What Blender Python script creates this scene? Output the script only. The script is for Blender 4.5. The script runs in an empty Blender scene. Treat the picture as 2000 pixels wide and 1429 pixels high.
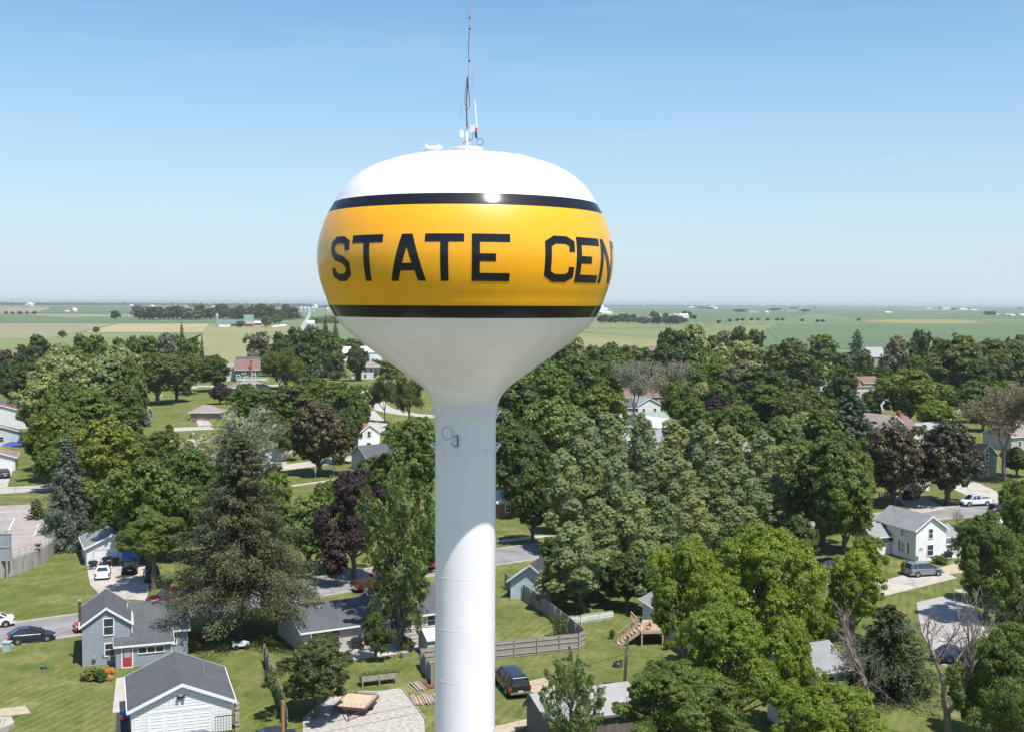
import bpy, math, random
import numpy as np
from mathutils import Vector, Matrix
R = math.radians
# ---------------------------------------------------------------- camera, light, exposure
scene = bpy.context.scene
col = scene.collection
HAZE_D = 6e-5
H = 35.0                      # camera height above the ground
F = 2250.0                    # focal length in photo pixels (photo 2000 wide)
PITCH, ROLL = R(3.12), R(0.26)
_f = Vector((0, math.cos(PITCH), -math.sin(PITCH)))
_u0 = Vector((0, math.sin(PITCH), math.cos(PITCH))); _r0 = Vector((1, 0, 0))
_r = _r0 * math.cos(ROLL) + _u0 * math.sin(ROLL)
_u = _u0 * math.cos(ROLL) - _r0 * math.sin(ROLL)
cd = bpy.data.cameras.new('camera'); cam = bpy.data.objects.new('camera', cd); col.objects.link(cam)
cd.sensor_width = 36; cd.lens = F / 2000 * 36; cd.clip_start = 0.5; cd.clip_end = 80000
m = Matrix.Identity(4)
for i in range(3):
    m[i][0] = _r[i]; m[i][1] = _u[i]; m[i][2] = -_f[i]
m[2][3] = H
cam.matrix_world = m
scene.camera = cam
SUN_EL, SUN_A = R(64), R(39)   # elevation; angle to the right of the direction back to the viewer
sdir = Vector((math.cos(SUN_EL) * math.sin(SUN_A), -math.cos(SUN_EL) * math.cos(SUN_A), math.sin(SUN_EL)))
w = bpy.data.worlds.new('World'); scene.world = w; w.use_nodes = True
nt = w.node_tree; nt.nodes.clear()
sky = nt.nodes.new('ShaderNodeTexSky'); sky.sky_type = 'NISHITA'; sky.sun_disc = False
sky.sun_elevation = SUN_EL; sky.sun_rotation = math.atan2(sdir.x, sdir.y)
sky.altitude = 0; sky.air_density = 1.0; sky.dust_density = 0.5; sky.ozone_density = 3.5
bg = nt.nodes.new('ShaderNodeBackground'); bg.inputs['Strength'].default_value = 0.15
wo = nt.nodes.new('ShaderNodeOutputWorld')
tint = nt.nodes.new('ShaderNodeMix'); tint.data_type = 'RGBA'; tint.blend_type = 'MULTIPLY'; tint.inputs[0].default_value = 1
tint.inputs[7].default_value = (0.625, 0.765, 0.79, 1); nt.links.new(sky.outputs[0], tint.inputs[6])
tcw = nt.nodes.new('ShaderNodeTexCoord'); spw = nt.nodes.new('ShaderNodeSeparateXYZ'); nt.links.new(tcw.outputs['Generated'], spw.inputs[0])
hr = nt.nodes.new('ShaderNodeValToRGB'); he = hr.color_ramp.elements; he[0].position = 0.0; he[0].color = (.88,)*3 + (1,); he[1].position = 0.26; he[1].color = (0, 0, 0, 1)
e2 = he.new(0.10); e2.color = (.42,)*3 + (1,)
nt.links.new(spw.outputs[2], hr.inputs[0])
air = nt.nodes.new('ShaderNodeMix'); air.data_type = 'RGBA'; nt.links.new(hr.outputs[0], air.inputs[0]); nt.links.new(tint.outputs[2], air.inputs[6]); air.inputs[7].default_value = (3.2, 3.72, 4.3, 1)
# faint cirrus wisps high in the air
mpw = nt.nodes.new('ShaderNodeMapping'); mpw.inputs['Scale'].default_value = (1.2, 1.2, 11); nt.links.new(tcw.outputs['Generated'], mpw.inputs['Vector'])
nw = nt.nodes.new('ShaderNodeTexNoise'); nw.inputs['Scale'].default_value = 2.6; nw.inputs['Detail'].default_value = 7; nw.inputs['Roughness'].default_value = .62; nt.links.new(mpw.outputs[0], nw.inputs['Vector'])
wr = nt.nodes.new('ShaderNodeValToRGB'); wr.color_ramp.elements[0].position = .52; wr.color_ramp.elements[0].color = (0, 0, 0, 1); wr.color_ramp.elements[1].position = .80; wr.color_ramp.elements[1].color = (.16,)*3 + (1,)
nt.links.new(nw.outputs[0], wr.inputs[0])
wisp = nt.nodes.new('ShaderNodeMix'); wisp.data_type = 'RGBA'; nt.links.new(wr.outputs[0], wisp.inputs[0]); nt.links.new(air.outputs[2], wisp.inputs[6]); wisp.inputs[7].default_value = (4.2, 4.5, 4.8, 1)
nt.links.new(wisp.outputs[2], bg.inputs['Color']); nt.links.new(bg.outputs[0], wo.inputs['Surface'])
sl = bpy.data.lights.new('sun', 'SUN'); sl.energy = 5.0; sl.angle = R(0.53); sl.color = (1.0, 0.955, 0.88)
so = bpy.data.objects.new('sun', sl); col.objects.link(so)
so.rotation_euler = sdir.to_track_quat('Z', 'Y').to_euler(); so.location = (0, 0, 200)
vs = scene.view_settings
vs.view_transform = 'Standard'; vs.look = 'None'; vs.gamma = 1; vs.use_curve_mapping = False; vs.exposure = 0.44
scene.cycles.max_bounces = 6; scene.cycles.diffuse_bounces = 3; scene.cycles.transparent_max_bounces = 8
scene.cycles.volume_bounces = 0; scene.cycles.use_denoising = True

# ---------------------------------------------------------------- helpers
def pix(x, y, z=0.0):
    """photo pixel -> world point at height z"""
    d = _f + _r * ((x - 1000) / F) + _u * ((714.5 - y) / F)
    t = (z - H) / d.z
    return Vector((d.x * t, d.y * t, z))
def proj(p):
    d = Vector(p) - Vector((0, 0, H))
    zc = d.dot(_f)
    return (1000 + F * d.dot(_r) / zc, 714.5 - F * d.dot(_u) / zc, zc)
def kk(x, y):
    """photo pixels per metre at a ground pixel"""
    return F / proj(pix(x, y))[2]

def tag(o, label=None, cat=None, group=None, kind=None):
    if label: o['label'] = label
    if cat: o['category'] = cat
    if group: o['group'] = group
    if kind: o['kind'] = kind
    return o
def empty(name, loc=(0, 0, 0), rz=0.0, label=None, cat=None, group=None):
    o = bpy.data.objects.new(name, None); col.objects.link(o)
    o.location = loc; o.rotation_euler = (0, 0, rz); o.empty_display_size = 0.3
    return tag(o, label, cat, group)
def copy_tree(o, parent=None):
    c = o.copy(); col.objects.link(c); c.parent = parent
    for ch in list(o.children): copy_tree(ch, c)
    return c

class MB:
    def __init__(s): s.v = []; s.f = []; s.m = []; s.mats = []; s.cur = 0
    def use(s, mat):
        if mat not in s.mats: s.mats.append(mat)
        s.cur = s.mats.index(mat); return s
    def add(s, vs_, fs):
        b = len(s.v); s.v += [tuple(q) for q in vs_]
        for f in fs: s.f.append([i + b for i in f]); s.m.append(s.cur)
        return s
    def box(s, x0, x1, y0, y1, z0, z1):
        v = [(x0,y0,z0),(x1,y0,z0),(x1,y1,z0),(x0,y1,z0),(x0,y0,z1),(x1,y0,z1),(x1,y1,z1),(x0,y1,z1)]
        return s.add(v, [(0,3,2,1),(4,5,6,7),(0,1,5,4),(1,2,6,5),(2,3,7,6),(3,0,4,7)])
    def bar(s, p, q, wd, ht, up=Vector((0,0,1))):
        p = Vector(p); q = Vector(q); d = (q - p).normalized()
        if abs(d.dot(up)) > 0.98: up = Vector((1,0,0))
        a = d.cross(up).normalized() * (wd / 2); b = a.cross(d).normalized() * (ht / 2)
        v = [p-a-b, p+a-b, p+a+b, p-a+b, q-a-b, q+a-b, q+a+b, q-a+b]
        return s.add(v, [(0,1,2,3),(7,6,5,4),(0,4,5,1),(1,5,6,2),(2,6,7,3),(3,7,4,0)])
    def tube(s, p, q, r0, r1=None, n=6, cap=True):
        if r1 is None: r1 = r0
        p = Vector(p); q = Vector(q); d = (q - p)
        if d.length < 1e-6: return s
        d.normalize(); a = d.orthogonal().normalized(); b = d.cross(a)
        v = []
        for c, r in ((p, r0), (q, r1)):
            for i in range(n):
                t = 2 * math.pi * i / n; v.append(c + a * (r * math.cos(t)) + b * (r * math.sin(t)))
        f = [(i, (i+1) % n, n + (i+1) % n, n + i) for i in range(n)]
        if cap: f += [tuple(range(n))[::-1], tuple(range(n, 2*n))]
        return s.add(v, f)
    def path(s, pts, r, n=6):
        for a, b in zip(pts[:-1], pts[1:]): s.tube(a, b, r, r, n, True)
        return s
    def lathe(s, prof, n=32, cx=0, cy=0, matf=None, closed=False):
        b = len(s.v)
        for (r, z) in prof:
            for i in range(n):
                t = 2 * math.pi * i / n; s.v.append((cx + r * math.sin(t), cy - r * math.cos(t), z))
        for j in range(len(prof) - 1):
            if matf: s.use(matf((prof[j][1] + prof[j+1][1]) / 2))
            for i in range(n):
                k = (i + 1) % n
                s.f.append([b + j*n + i, b + (j+1)*n + i, b + (j+1)*n + k, b + j*n + k][::-1]); s.m.append(s.cur)
        return s
    def prism(s, poly, z0, z1):
        n = len(poly)
        v = [(p[0], p[1], z0) for p in poly] + [(p[0], p[1], z1) for p in poly]
        return s.add(v, [tuple(range(n))[::-1], tuple(range(n, 2*n))] + [(i, (i+1) % n, n + (i+1) % n, n + i) for i in range(n)])
    def extr(s, poly, a, b, axis='y'):
        """poly in the plane across axis; extruded from a to b"""
        n = len(poly)
        mk = (lambda p, t: (p[0], t, p[1])) if axis == 'y' else (lambda p, t: (t, p[0], p[1]))
        v = [mk(p, a) for p in poly] + [mk(p, b) for p in poly]
        return s.add(v, [tuple(range(n)), tuple(range(n, 2*n))[::-1]] + [(i, n + i, n + (i+1) % n, (i+1) % n) for i in range(n)])
    def build(s, name, mat=None, parent=None, smooth=False, loc=None):
        me = bpy.data.meshes.new(name)
        me.from_pydata([tuple(q) for q in s.v], [], s.f)
        mats = s.mats or [mat]
        for q in mats: me.materials.append(q)
        if s.mats: me.polygons.foreach_set('material_index', s.m)
        if smooth: me.polygons.foreach_set('use_smooth', [True] * len(me.polygons))
        me.update()
        o = bpy.data.objects.new(name, me); col.objects.link(o)
        if parent: o.parent = parent
        if loc is not None: o.location = loc
        return o

# ---------------------------------------------------------------- materials
MATS = {}
def newmat(name):
    mt = bpy.data.materials.new(name); mt.use_nodes = True
    n = mt.node_tree; n.nodes.clear()
    out = n.nodes.new('ShaderNodeOutputMaterial'); bs = n.nodes.new('ShaderNodeBsdfPrincipled')
    n.links.new(bs.outputs[0], out.inputs['Surface'])
    return mt, n, bs, out
def c4(c): return (c[0], c[1], c[2], 1)
def coords(n, scale=(1, 1, 1), rot=(0, 0, 0)):
    tc = n.nodes.new('ShaderNodeTexCoord'); mp = n.nodes.new('ShaderNodeMapping')
    mp.inputs['Scale'].default_value = scale; mp.inputs['Rotation'].default_value = rot
    n.links.new(tc.outputs['Object'], mp.inputs['Vector']); return mp.outputs[0]
def noise(n, vec, scale, detail=4, rough=0.55):
    t = n.nodes.new('ShaderNodeTexNoise'); t.inputs['Scale'].default_value = scale
    t.inputs['Detail'].default_value = detail; t.inputs['Roughness'].default_value = rough
    if vec is not None: n.links.new(vec, t.inputs['Vector'])
    return t.outputs[0]
def ramp(n, fac, stops):
    r = n.nodes.new('ShaderNodeValToRGB'); e = r.color_ramp.elements
    while len(e) < len(stops): e.new(0.5)
    for i, (p, c) in enumerate(stops):
        e[i].position = p; e[i].color = c4(c) if len(c) == 3 else c
    n.links.new(fac, r.inputs[0]); return r.outputs[0]
def mix(n, fac, a, b, mode='MIX'):
    x = n.nodes.new('ShaderNodeMix'); x.data_type = 'RGBA'; x.blend_type = mode
    if isinstance(fac, (int, float)): x.inputs[0].default_value = fac
    else: n.links.new(fac, x.inputs[0])
    for q, k in ((a, 6), (b, 7)):
        if isinstance(q, tuple): x.inputs[k].default_value = c4(q)
        else: n.links.new(q, x.inputs[k])
    return x.outputs[2]
def bump(n, bs, h, dist=0.02, strength=0.5):
    b = n.nodes.new('ShaderNodeBump'); b.inputs['Distance'].default_value = dist; b.inputs['Strength'].default_value = strength
    n.links.new(h, b.inputs['Height']); n.links.new(b.outputs[0], bs.inputs['Normal'])
def sc(c, k): return tuple(min(1, x * k) for x in c)

def M(name, c=None, rough=0.6, metal=0.0, var=0.15, scale=1.5, coat=0, spec=0.5):
    """plain surface with broad soft dirt variation"""
    if name in MATS: return MATS[name]
    mt, n, bs, out = newmat(name)
    v = coords(n)
    big = noise(n, v, scale, 5); c_ = ramp(n, big, [(0.25, sc(c, 1 - var)), (0.75, sc(c, 1 + var))])
    n.links.new(c_, bs.inputs['Base Color'])
    bs.inputs['Roughness'].default_value = rough; bs.inputs['Metallic'].default_value = metal
    bs.inputs['Coat Weight'].default_value = coat; bs.inputs['Specular IOR Level'].default_value = spec
    MATS[name] = mt; return mt
def siding(name, c, pitch=0.2, var=0.07):
    if name in MATS: return MATS[name]
    mt, n, bs, out = newmat(name)
    v = coords(n)
    sep = n.nodes.new('ShaderNodeSeparateXYZ'); n.links.new(v, sep.inputs[0])
    d = n.nodes.new('ShaderNodeMath'); d.operation = 'DIVIDE'; d.inputs[1].default_value = pitch; n.links.new(sep.outputs[2], d.inputs[0])
    fr = n.nodes.new('ShaderNodeMath'); fr.operation = 'FRACT'; n.links.new(d.outputs[0], fr.inputs[0])
    line = ramp(n, fr.outputs[0], [(0.0, (0.42,)*3), (0.22, (1,)*3), (1.0, (1,)*3)])
    big = ramp(n, noise(n, v, 0.7, 5), [(0.3, sc(c, 1 - var)), (0.7, sc(c, 1 + var))])
    streak = ramp(n, noise(n, coords(n, (5, 5, 0.35)), 1.2, 3), [(0.35, (0.9,)*3), (0.65, (1,)*3)])
    cc = mix(n, 1.0, mix(n, 1.0, big, line, 'MULTIPLY'), streak, 'MULTIPLY')
    n.links.new(cc, bs.inputs['Base Color']); bs.inputs['Roughness'].default_value = 0.5
    inv = n.nodes.new('ShaderNodeMath'); inv.operation = 'SUBTRACT'; inv.inputs[0].default_value = 1; n.links.new(fr.outputs[0], inv.inputs[1])
    bump(n, bs, inv.outputs[0], 0.03, 0.6)
    MATS[name] = mt; return mt
def shingle(name, c, var=0.3):
    if name in MATS: return MATS[name]
    mt, n, bs, out = newmat(name)
    v = coords(n, (1, 1, 2.0))
    a = noise(n, v, 0.5, 4); b = noise(n, coords(n, (3, 3, 9)), 1.6, 3, 0.8)
    col1 = ramp(n, b, [(0.3, sc(c, 1 - var)), (0.7, sc(c, 1 + var))])
    col2 = ramp(n, a, [(0.3, (0.84,)*3), (0.7, (1.08,)*3)])
    sep = n.nodes.new('ShaderNodeSeparateXYZ'); n.links.new(coords(n), sep.inputs[0])
    d = n.nodes.new('ShaderNodeMath'); d.operation = 'DIVIDE'; d.inputs[1].default_value = 0.09; n.links.new(sep.outputs[2], d.inputs[0])
    fr = n.nodes.new('ShaderNodeMath'); fr.operation = 'FRACT'; n.links.new(d.outputs[0], fr.inputs[0])
    line = ramp(n, fr.outputs[0], [(0.0, (0.78,)*3), (0.25, (1,)*3)])
    n.links.new(mix(n, 1.0, mix(n, 1.0, col1, col2, 'MULTIPLY'), line, 'MULTIPLY'), bs.inputs['Base Color'])
    bs.inputs['Roughness'].default_value = 0.85; bump(n, bs, b, 0.02, 0.7)
    MATS[name] = mt; return mt
def paint(name, c, rough=0.25, metal=0.0):
    if name in MATS: return MATS[name]
    mt, n, bs, out = newmat(name)
    v = coords(n); n.links.new(ramp(n, noise(n, v, 1.1, 4), [(0.3, sc(c, 0.93)), (0.7, sc(c, 1.05))]), bs.inputs['Base Color'])
    bs.inputs['Roughness'].default_value = rough; bs.inputs['Metallic'].default_value = metal
    bs.inputs['Coat Weight'].default_value = 0.6; bs.inputs['Coat Roughness'].default_value = 0.08
    MATS[name] = mt; return mt
def leafmat(name, c, c2=None, trans=0.42, rough=0.5, spread=0.35):
    """foliage: leaf-to-leaf, clump-to-clump and tree-to-tree hue variation"""
    if name in MATS: return MATS[name]
    c2 = c2 or (c[0] * 1.35, c[1] * 1.28, c[2] * 1.0)
    mt, n, bs, out = newmat(name)
    geo = n.nodes.new('ShaderNodeNewGeometry'); oi = n.nodes.new('ShaderNodeObjectInfo')
    leafc = ramp(n, geo.outputs['Random Per Island'], [(0.0, sc(c, 1 - spread)), (0.55, c), (1.0, c2)])
    clump = ramp(n, noise(n, coords(n), 0.45, 3), [(0.35, (0.8, 0.82, 0.85)), (0.65, (1.15, 1.1, 1.0))])
    tree = ramp(n, oi.outputs['Random'], [(0.0, (0.82, 0.88, 0.92)), (0.5, (1, 1, 1)), (1.0, (1.18, 1.08, 0.92))])
    cc = mix(n, 1.0, mix(n, 1.0, leafc, clump, 'MULTIPLY'), tree, 'MULTIPLY')
    n.links.new(cc, bs.inputs['Base Color']); bs.inputs['Roughness'].default_value = rough
    bs.inputs['Specular IOR Level'].default_value = 0.35
    tr = n.nodes.new('ShaderNodeBsdfTranslucent'); n.links.new(mix(n, 1.0, cc, (1.3, 1.25, 0.5), 'MULTIPLY'), tr.inputs['Color'])
    ms = n.nodes.new('ShaderNodeMixShader'); ms.inputs[0].default_value = trans
    n.links.new(bs.outputs[0], ms.inputs[1]); n.links.new(tr.outputs[0], ms.inputs[2]); n.links.new(ms.outputs[0], out.inputs['Surface'])
    MATS[name] = mt; return mt

def ground_grass(name, green, dry, dark, stripes=True, base=1.0):
    mt, n, bs, out = newmat(name)
    v = coords(n)
    big = noise(n, v, 0.07, 6, 0.68); mid = noise(n, v, 0.28, 6, 0.72); fine = noise(n, v, 3.2, 5, 0.8)
    a = ramp(n, big, [(0.35, green), (0.68, dry)])
    b = mix(n, ramp(n, mid, [(0.35, (0.65,)*3), (0.65, (0,)*3)]), a, dark)
    cc = mix(n, 1.0, b, ramp(n, fine, [(0.2, (0.55,)*3), (0.8, (1.4,)*3)]), 'MULTIPLY')
    cc = mix(n, ramp(n, noise(n, coords(n, (1, 1, 1)), 0.13, 7, 0.78), [(0.52, (0,)*3), (0.66, (0.55,)*3)]), cc, (0.27, 0.235, 0.12))
    cc = mix(n, 1.0, cc, ramp(n, noise(n, coords(n, (1.0, .35, 1), (0, 0, R(-30))), 0.9, 6, 0.75), [(0.3, (0.72, 0.76, 0.72)), (0.7, (1.22, 1.2, 1.15))]), 'MULTIPLY')
    if stripes:
        wv = n.nodes.new('ShaderNodeTexWave'); wv.inputs['Scale'].default_value = 0.32; wv.inputs['Distortion'].default_value = 5.0
        wv.inputs['Detail'].default_value = 1.5; wv.inputs['Detail Scale'].default_value = 0.25
        n.links.new(coords(n, (1, 1, 1), (0, 0, R(20))), wv.inputs['Vector'])
        msk = ramp(n, noise(n, v, 0.04, 2), [(0.44, (0,)*3), (0.58, (0.9,)*3)])
        cc = mix(n, msk, cc, mix(n, 1.0, cc, ramp(n, wv.outputs[1], [(0.3, (0.93,)*3), (0.8, (1.2, 1.14, 1.12))]), 'MULTIPLY'))
    n.links.new(cc, bs.inputs['Base Color']); bs.inputs['Roughness'].default_value = 0.95; bs.inputs['Specular IOR Level'].default_value = 0.05
    bump(n, bs, noise(n, v, 9.0, 5, 0.8), 0.08, 0.8)
    return mt
def crop(name, c, c2, rot=0.3, rows=0.02):
    mt, n, bs, out = newmat(name)
    v = coords(n, (1, 1, 1), (0, 0, rot))
    a = ramp(n, noise(n, v, 0.004, 6, 0.6), [(0.35, c), (0.65, c2)])
    wv = n.nodes.new('ShaderNodeTexWave'); wv.inputs['Scale'].default_value = rows; wv.inputs['Distortion'].default_value = 3; wv.inputs['Detail'].default_value = 2; wv.inputs['Detail Scale'].default_value = 0.3
    n.links.new(v, wv.inputs['Vector'])
    cc = mix(n, 1.0, a, ramp(n, wv.outputs[1], [(0.2, (0.93,)*3), (0.8, (1.07,)*3)]), 'MULTIPLY')
    cc = mix(n, 1.0, cc, ramp(n, noise(n, v, 0.08, 4, 0.7), [(0.3, (0.9,)*3), (0.7, (1.1,)*3)]), 'MULTIPLY')
    n.links.new(cc, bs.inputs['Base Color']); bs.inputs['Roughness'].default_value = 0.95; bs.inputs['Specular IOR Level'].default_value = 0.1
    return mt
def pave(name, c, var=0.14, cracks=0.75, fine=7):
    if name in MATS: return MATS[name]
    mt, n, bs, out = newmat(name)
    v = coords(n)
    a = ramp(n, noise(n, v, 0.22, 6, 0.6), [(0.3, sc(c, 1 - var)), (0.7, sc(c, 1 + var))])
    b = ramp(n, noise(n, v, fine, 4, 0.8), [(0.25, (0.85,)*3), (0.75, (1.13,)*3)])
    vo = n.nodes.new('ShaderNodeTexVoronoi'); vo.feature = 'DISTANCE_TO_EDGE'; vo.inputs['Scale'].default_value = 0.24
    n.links.new(mix(n, 0.25, v, n_out(n, v)), vo.inputs['Vector'])
    cr = ramp(n, vo.outputs['Distance'], [(0.0, (cracks,)*3), (0.014, (1,)*3)])
    n.links.new(mix(n, 1.0, mix(n, 1.0, a, b, 'MULTIPLY'), cr, 'MULTIPLY'), bs.inputs['Base Color'])
    bs.inputs['Roughness'].default_value = 0.9; bump(n, bs, noise(n, v, 14, 4, 0.8), 0.01, 0.5)
    MATS[name] = mt; return mt
def n_out(n, v):
    t = n.nodes.new('ShaderNodeTexNoise'); t.inputs['Scale'].default_value = 0.6; n.links.new(v, t.inputs['Vector']); 
    mm = n.nodes.new('ShaderNodeVectorMath'); mm.operation = 'SCALE'; mm.inputs[3].default_value = 6
    n.links.new(t.outputs['Color'], mm.inputs[0]); return mm.outputs[0]
def woodmat(name, c, var=0.35, sc_=(9, 9, 0.8)):
    if name in MATS: return MATS[name]
    mt, n, bs, out = newmat(name)
    a = ramp(n, noise(n, coords(n, sc_), 1.0, 4, 0.7), [(0.25, sc(c, 1 - var)), (0.75, sc(c, 1 + var))])
    n.links.new(a, bs.inputs['Base Color']); bs.inputs['Roughness'].default_value = 0.85
    MATS[name] = mt; return mt

GLASS = paint('window_glass', (0.03, 0.04, 0.05), 0.08)
WHITE = M('white_trim', (0.72, 0.73, 0.74), 0.45, var=0.05)
DARK = M('dark_rubber', (0.02, 0.02, 0.022), 0.7)
CHROME = M('bright_metal', (0.55, 0.56, 0.58), 0.3, 0.9, 0.05)
GALV = M('galvanised_metal', (0.42, 0.43, 0.44), 0.45, 0.5, 0.12)
BLACKM = M('black_metal', (0.025, 0.025, 0.028), 0.45)
CONC = pave('concrete', (0.40, 0.365, 0.325), .2, .6)
ASPH = pave('street_asphalt', (0.225, 0.215, 0.215), 0.3, .55)
GRAVEL = M('gravel', (0.36, 0.33, 0.295), 0.95, var=0.42, scale=2.6)
DIRT = M('dirt', (0.38, 0.31, 0.22), 0.95, var=0.25, scale=1.2)
BARK = woodmat('bark', (0.13, 0.10, 0.08))
BARKG = woodmat('pale_bark', (0.22, 0.185, 0.155))
REDPL = paint('red_plastic', (0.5, 0.02, 0.02)); BLUEPL = M('blue_plastic', (0.01, 0.16, 0.6), 0.5)
# ---------------------------------------------------------------- setting: ground, fields, streets
def sheet(name, pts, z, mat, kind='structure', label=None, h=None, pixel=True):
    P = [pix(x, y) if pixel else Vector((x, y, 0)) for x, y in pts]
    c = sum(P, Vector()) / len(P)
    mb = MB()
    if h is None:
        mb.add([(p.x - c.x, p.y - c.y, 0) for p in P], [tuple(range(len(P)))])
    else:
        mb.prism([(p.x - c.x, p.y - c.y) for p in P], 0, h)
    o = mb.build(name, mat, loc=(c.x, c.y, z)); bpy.context.view_layer.update()
    if h is None and o.data.polygons[0].normal.z < 0: o.data.flip_normals()
    return tag(o, label, None, None, kind)
GRASS = ground_grass('lawn', (0.120, 0.146, 0.040), (0.19, 0.185, 0.075), (0.075, 0.104, 0.026))
FARM = crop('farmland', (0.12, 0.16, 0.085), (0.155, 0.182, 0.095), 0.2, 0.01)
g = MB(); g.add([(-14000, -3000, 0), (14000, -3000, 0), (14000, 640, 0), (-14000, 640, 0)], [(0, 1, 2, 3)])
tag(g.build('ground', GRASS), kind='structure')
g = MB(); g.add([(-26000, 640, 0), (26000, 640, 0), (26000, 32000, 0), (-26000, 32000, 0)], [(0, 1, 2, 3)])
tag(g.build('farmland', FARM), kind='structure')
C_TAN = crop('hay_field', (0.29, 0.25, 0.15), (0.35, 0.29, 0.18), 1.2, 0.03)
C_TANG = crop('pale_pasture', (0.18, 0.195, 0.085), (0.25, 0.235, 0.12), 0.7, 0.05)
C_GR = crop('corn_field', (0.095, 0.142, 0.075), (0.115, 0.16, 0.082), 0.2, 0.03)
C_LG = crop('bean_field', (0.135, 0.18, 0.075), (0.185, 0.205, 0.095), 0.9, 0.04)
C_BR = crop('stubble_field', (0.21, 0.205, 0.125), (0.25, 0.225, 0.14), 0.2, 0.03)
fields = [
 ('stubble_field', C_BR, [(-160, 600), (108, 600.6), (69, 611), (-160, 614)], .5),
 ('corn_field', C_GR, [(110, 598), (420, 598), (560, 603), (270, 613.5), (75, 611.5)], .5),
 ('hay_field', C_BR, [(40, 614.3), (270, 614.3), (400, 618), (120, 619.4)], .4),
 ('corn_field', C_GR, [(-200, 615), (40, 615.5), (120, 620.5), (430, 619.5), (640, 622), (424, 631.5), (230, 631.5), (-200, 630)], .5),
 ('stubble_field', C_BR, [(-200, 631), (229, 632), (160, 648), (90, 661), (-200, 665)], .3),
 ('hay_field', C_TAN, [(232, 632.6), (409, 633), (397, 650), (165, 649)], .35),
 ('pasture', C_TANG, [(411, 633.5), (556, 634), (600, 655), (560, 720), (380, 720), (300, 690), (398, 651)], .25),
 ('pasture', C_LG, [(104, 657), (160, 650.5), (397, 651.5), (330, 700), (-200, 712), (-200, 668)], .25),
 ('bean_field', C_LG, [(1080, 612), (1200, 610), (1290, 640), (1150, 641)], .4),
 ('bean_field', C_LG, [(1100, 642.5), (1300, 645), (1500, 634), (1660, 640), (1420, 668), (1292, 662), (1120, 648)], .4),
 ('hay_field', C_TANG, [(1050, 645), (1120, 649), (1288, 661), (1277, 690), (1040, 678)], .3),
 ('corn_field', C_GR, [(1180, 598), (1500, 599), (1700, 601), (1500, 624), (1330, 630), (1200, 606)], .5),
 ('corn_field', C_GR, [(1520, 634), (1850, 634), (2300, 630), (2300, 690), (1500, 680), (1430, 668)], .5),
 ('hay_field', C_TANG, [(1678, 629.5), (1710, 626.5), (1764, 624.4), (1850, 624.4), (1895, 627), (1927, 630.6), (1860, 632.4), (1785, 632.6)], .45),
 ('corn_field', C_GR, [(1720, 601), (2250, 602), (2250, 623), (1700, 623), (1620, 614)], .5),
 ('stubble_field', C_BR, [(1760, 604), (1900, 604), (1930, 606.5), (1780, 606.5)], .6),
]
for nm, mt_, pts, h in fields: sheet(nm, pts, 0.0 if h is None else 0.02, mt_, h=h)
# farm lanes and the highway out of town
def strip(name, pts, width, z, mat, pixel=True, kerb=None, kind='structure', h=None):
    P = [pix(*p) if pixel else Vector((p[0], p[1], 0)) for p in pts]
    Q = []
    for a, b in zip(P[:-1], P[1:]):
        n_ = max(1, int((b - a).length / 8)); n_ = min(n_, 40)
        Q += [a.lerp(b, i / n_) for i in range(n_)]
    Q.append(P[-1])
    for _ in range(3): Q = [Q[0]] + [(Q[i-1] + Q[i] * 2 + Q[i+1]) / 4 for i in range(1, len(Q) - 1)] + [Q[-1]]
    L, Rr = [], []
    for i in range(len(Q)):
        d = (Q[min(i+1, len(Q)-1)] - Q[max(i-1, 0)]).normalized(); nn = Vector((-d.y, d.x, 0))
        L.append(Q[i] + nn * width / 2); Rr.append(Q[i] - nn * width / 2)
    mb = MB(); n_ = len(Q)
    mb.add([(p.x, p.y, z) for p in L] + [(p.x, p.y, z) for p in Rr], [(i, n_+i, n_+i+1, i+1) for i in range(n_-1)])
    o = mb.build(name, mat); tag(o, kind=kind)
    if kerb:
        for side in (L, Rr):
            kb = MB()
            for a, b in zip(side[:-1], side[1:]):
                kb.bar(a + Vector((0, 0, .03)), b + Vector((0, 0, .03)), .28, .22)
            tag(kb.build('kerb', kerb), kind='structure')
    return Q
KERB = pave('kerb_concrete', (0.40, 0.375, 0.345), 0.1)
strip('highway', [(560, 700), (590, 660), (592, 640), (603, 618), (606, 607), (608, 601)], 8, .6, M('pale_road', (0.33, 0.32, 0.31), 0.9))
strip('lane', [(375, 609.5), (395, 604), (430, 600.5), (520, 599)], 12, .7, M('pale_road', (0.42, 0.41, 0.39)))
# town street curving past behind the front houses
STREET = [(-120, 1259), (20, 1238), (160, 1217), (330, 1194), (500, 1173), (650, 1142), (850, 1101), (1030, 1074), (1300, 1050), (1570, 1030), (1760, 1008), (1900, 997), (2150, 975)]
strip('street', STREET, 8.6, .012, ASPH, kerb=KERB)
strip('cross_street', [(-200, 963), (0, 959), (120, 954), (300, 935)], 8, .012, CONC)
strip('street', [(430, 925), (570, 912), (690, 895), (760, 880), (1000, 850)], 7, .014, CONC)
strip('street', [(200, 745), (330, 753), (500, 755), (560, 751)], 8, .016, CONC)
strip('street', [(640, 750), (715, 765), (745, 800), (800, 812), (900, 815)], 7, .02, CONC)
strip('sidewalk', [(560, 950), (640, 940), (700, 929)], 1.4, .02, CONC)
strip('sidewalk', [(975, 1057), (1030, 1050), (1080, 1044)], 1.5, .02, CONC)
strip('sidewalk', [(242, 1322), (238, 1365), (236, 1390)], 1.35, .02, CONC)
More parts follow.
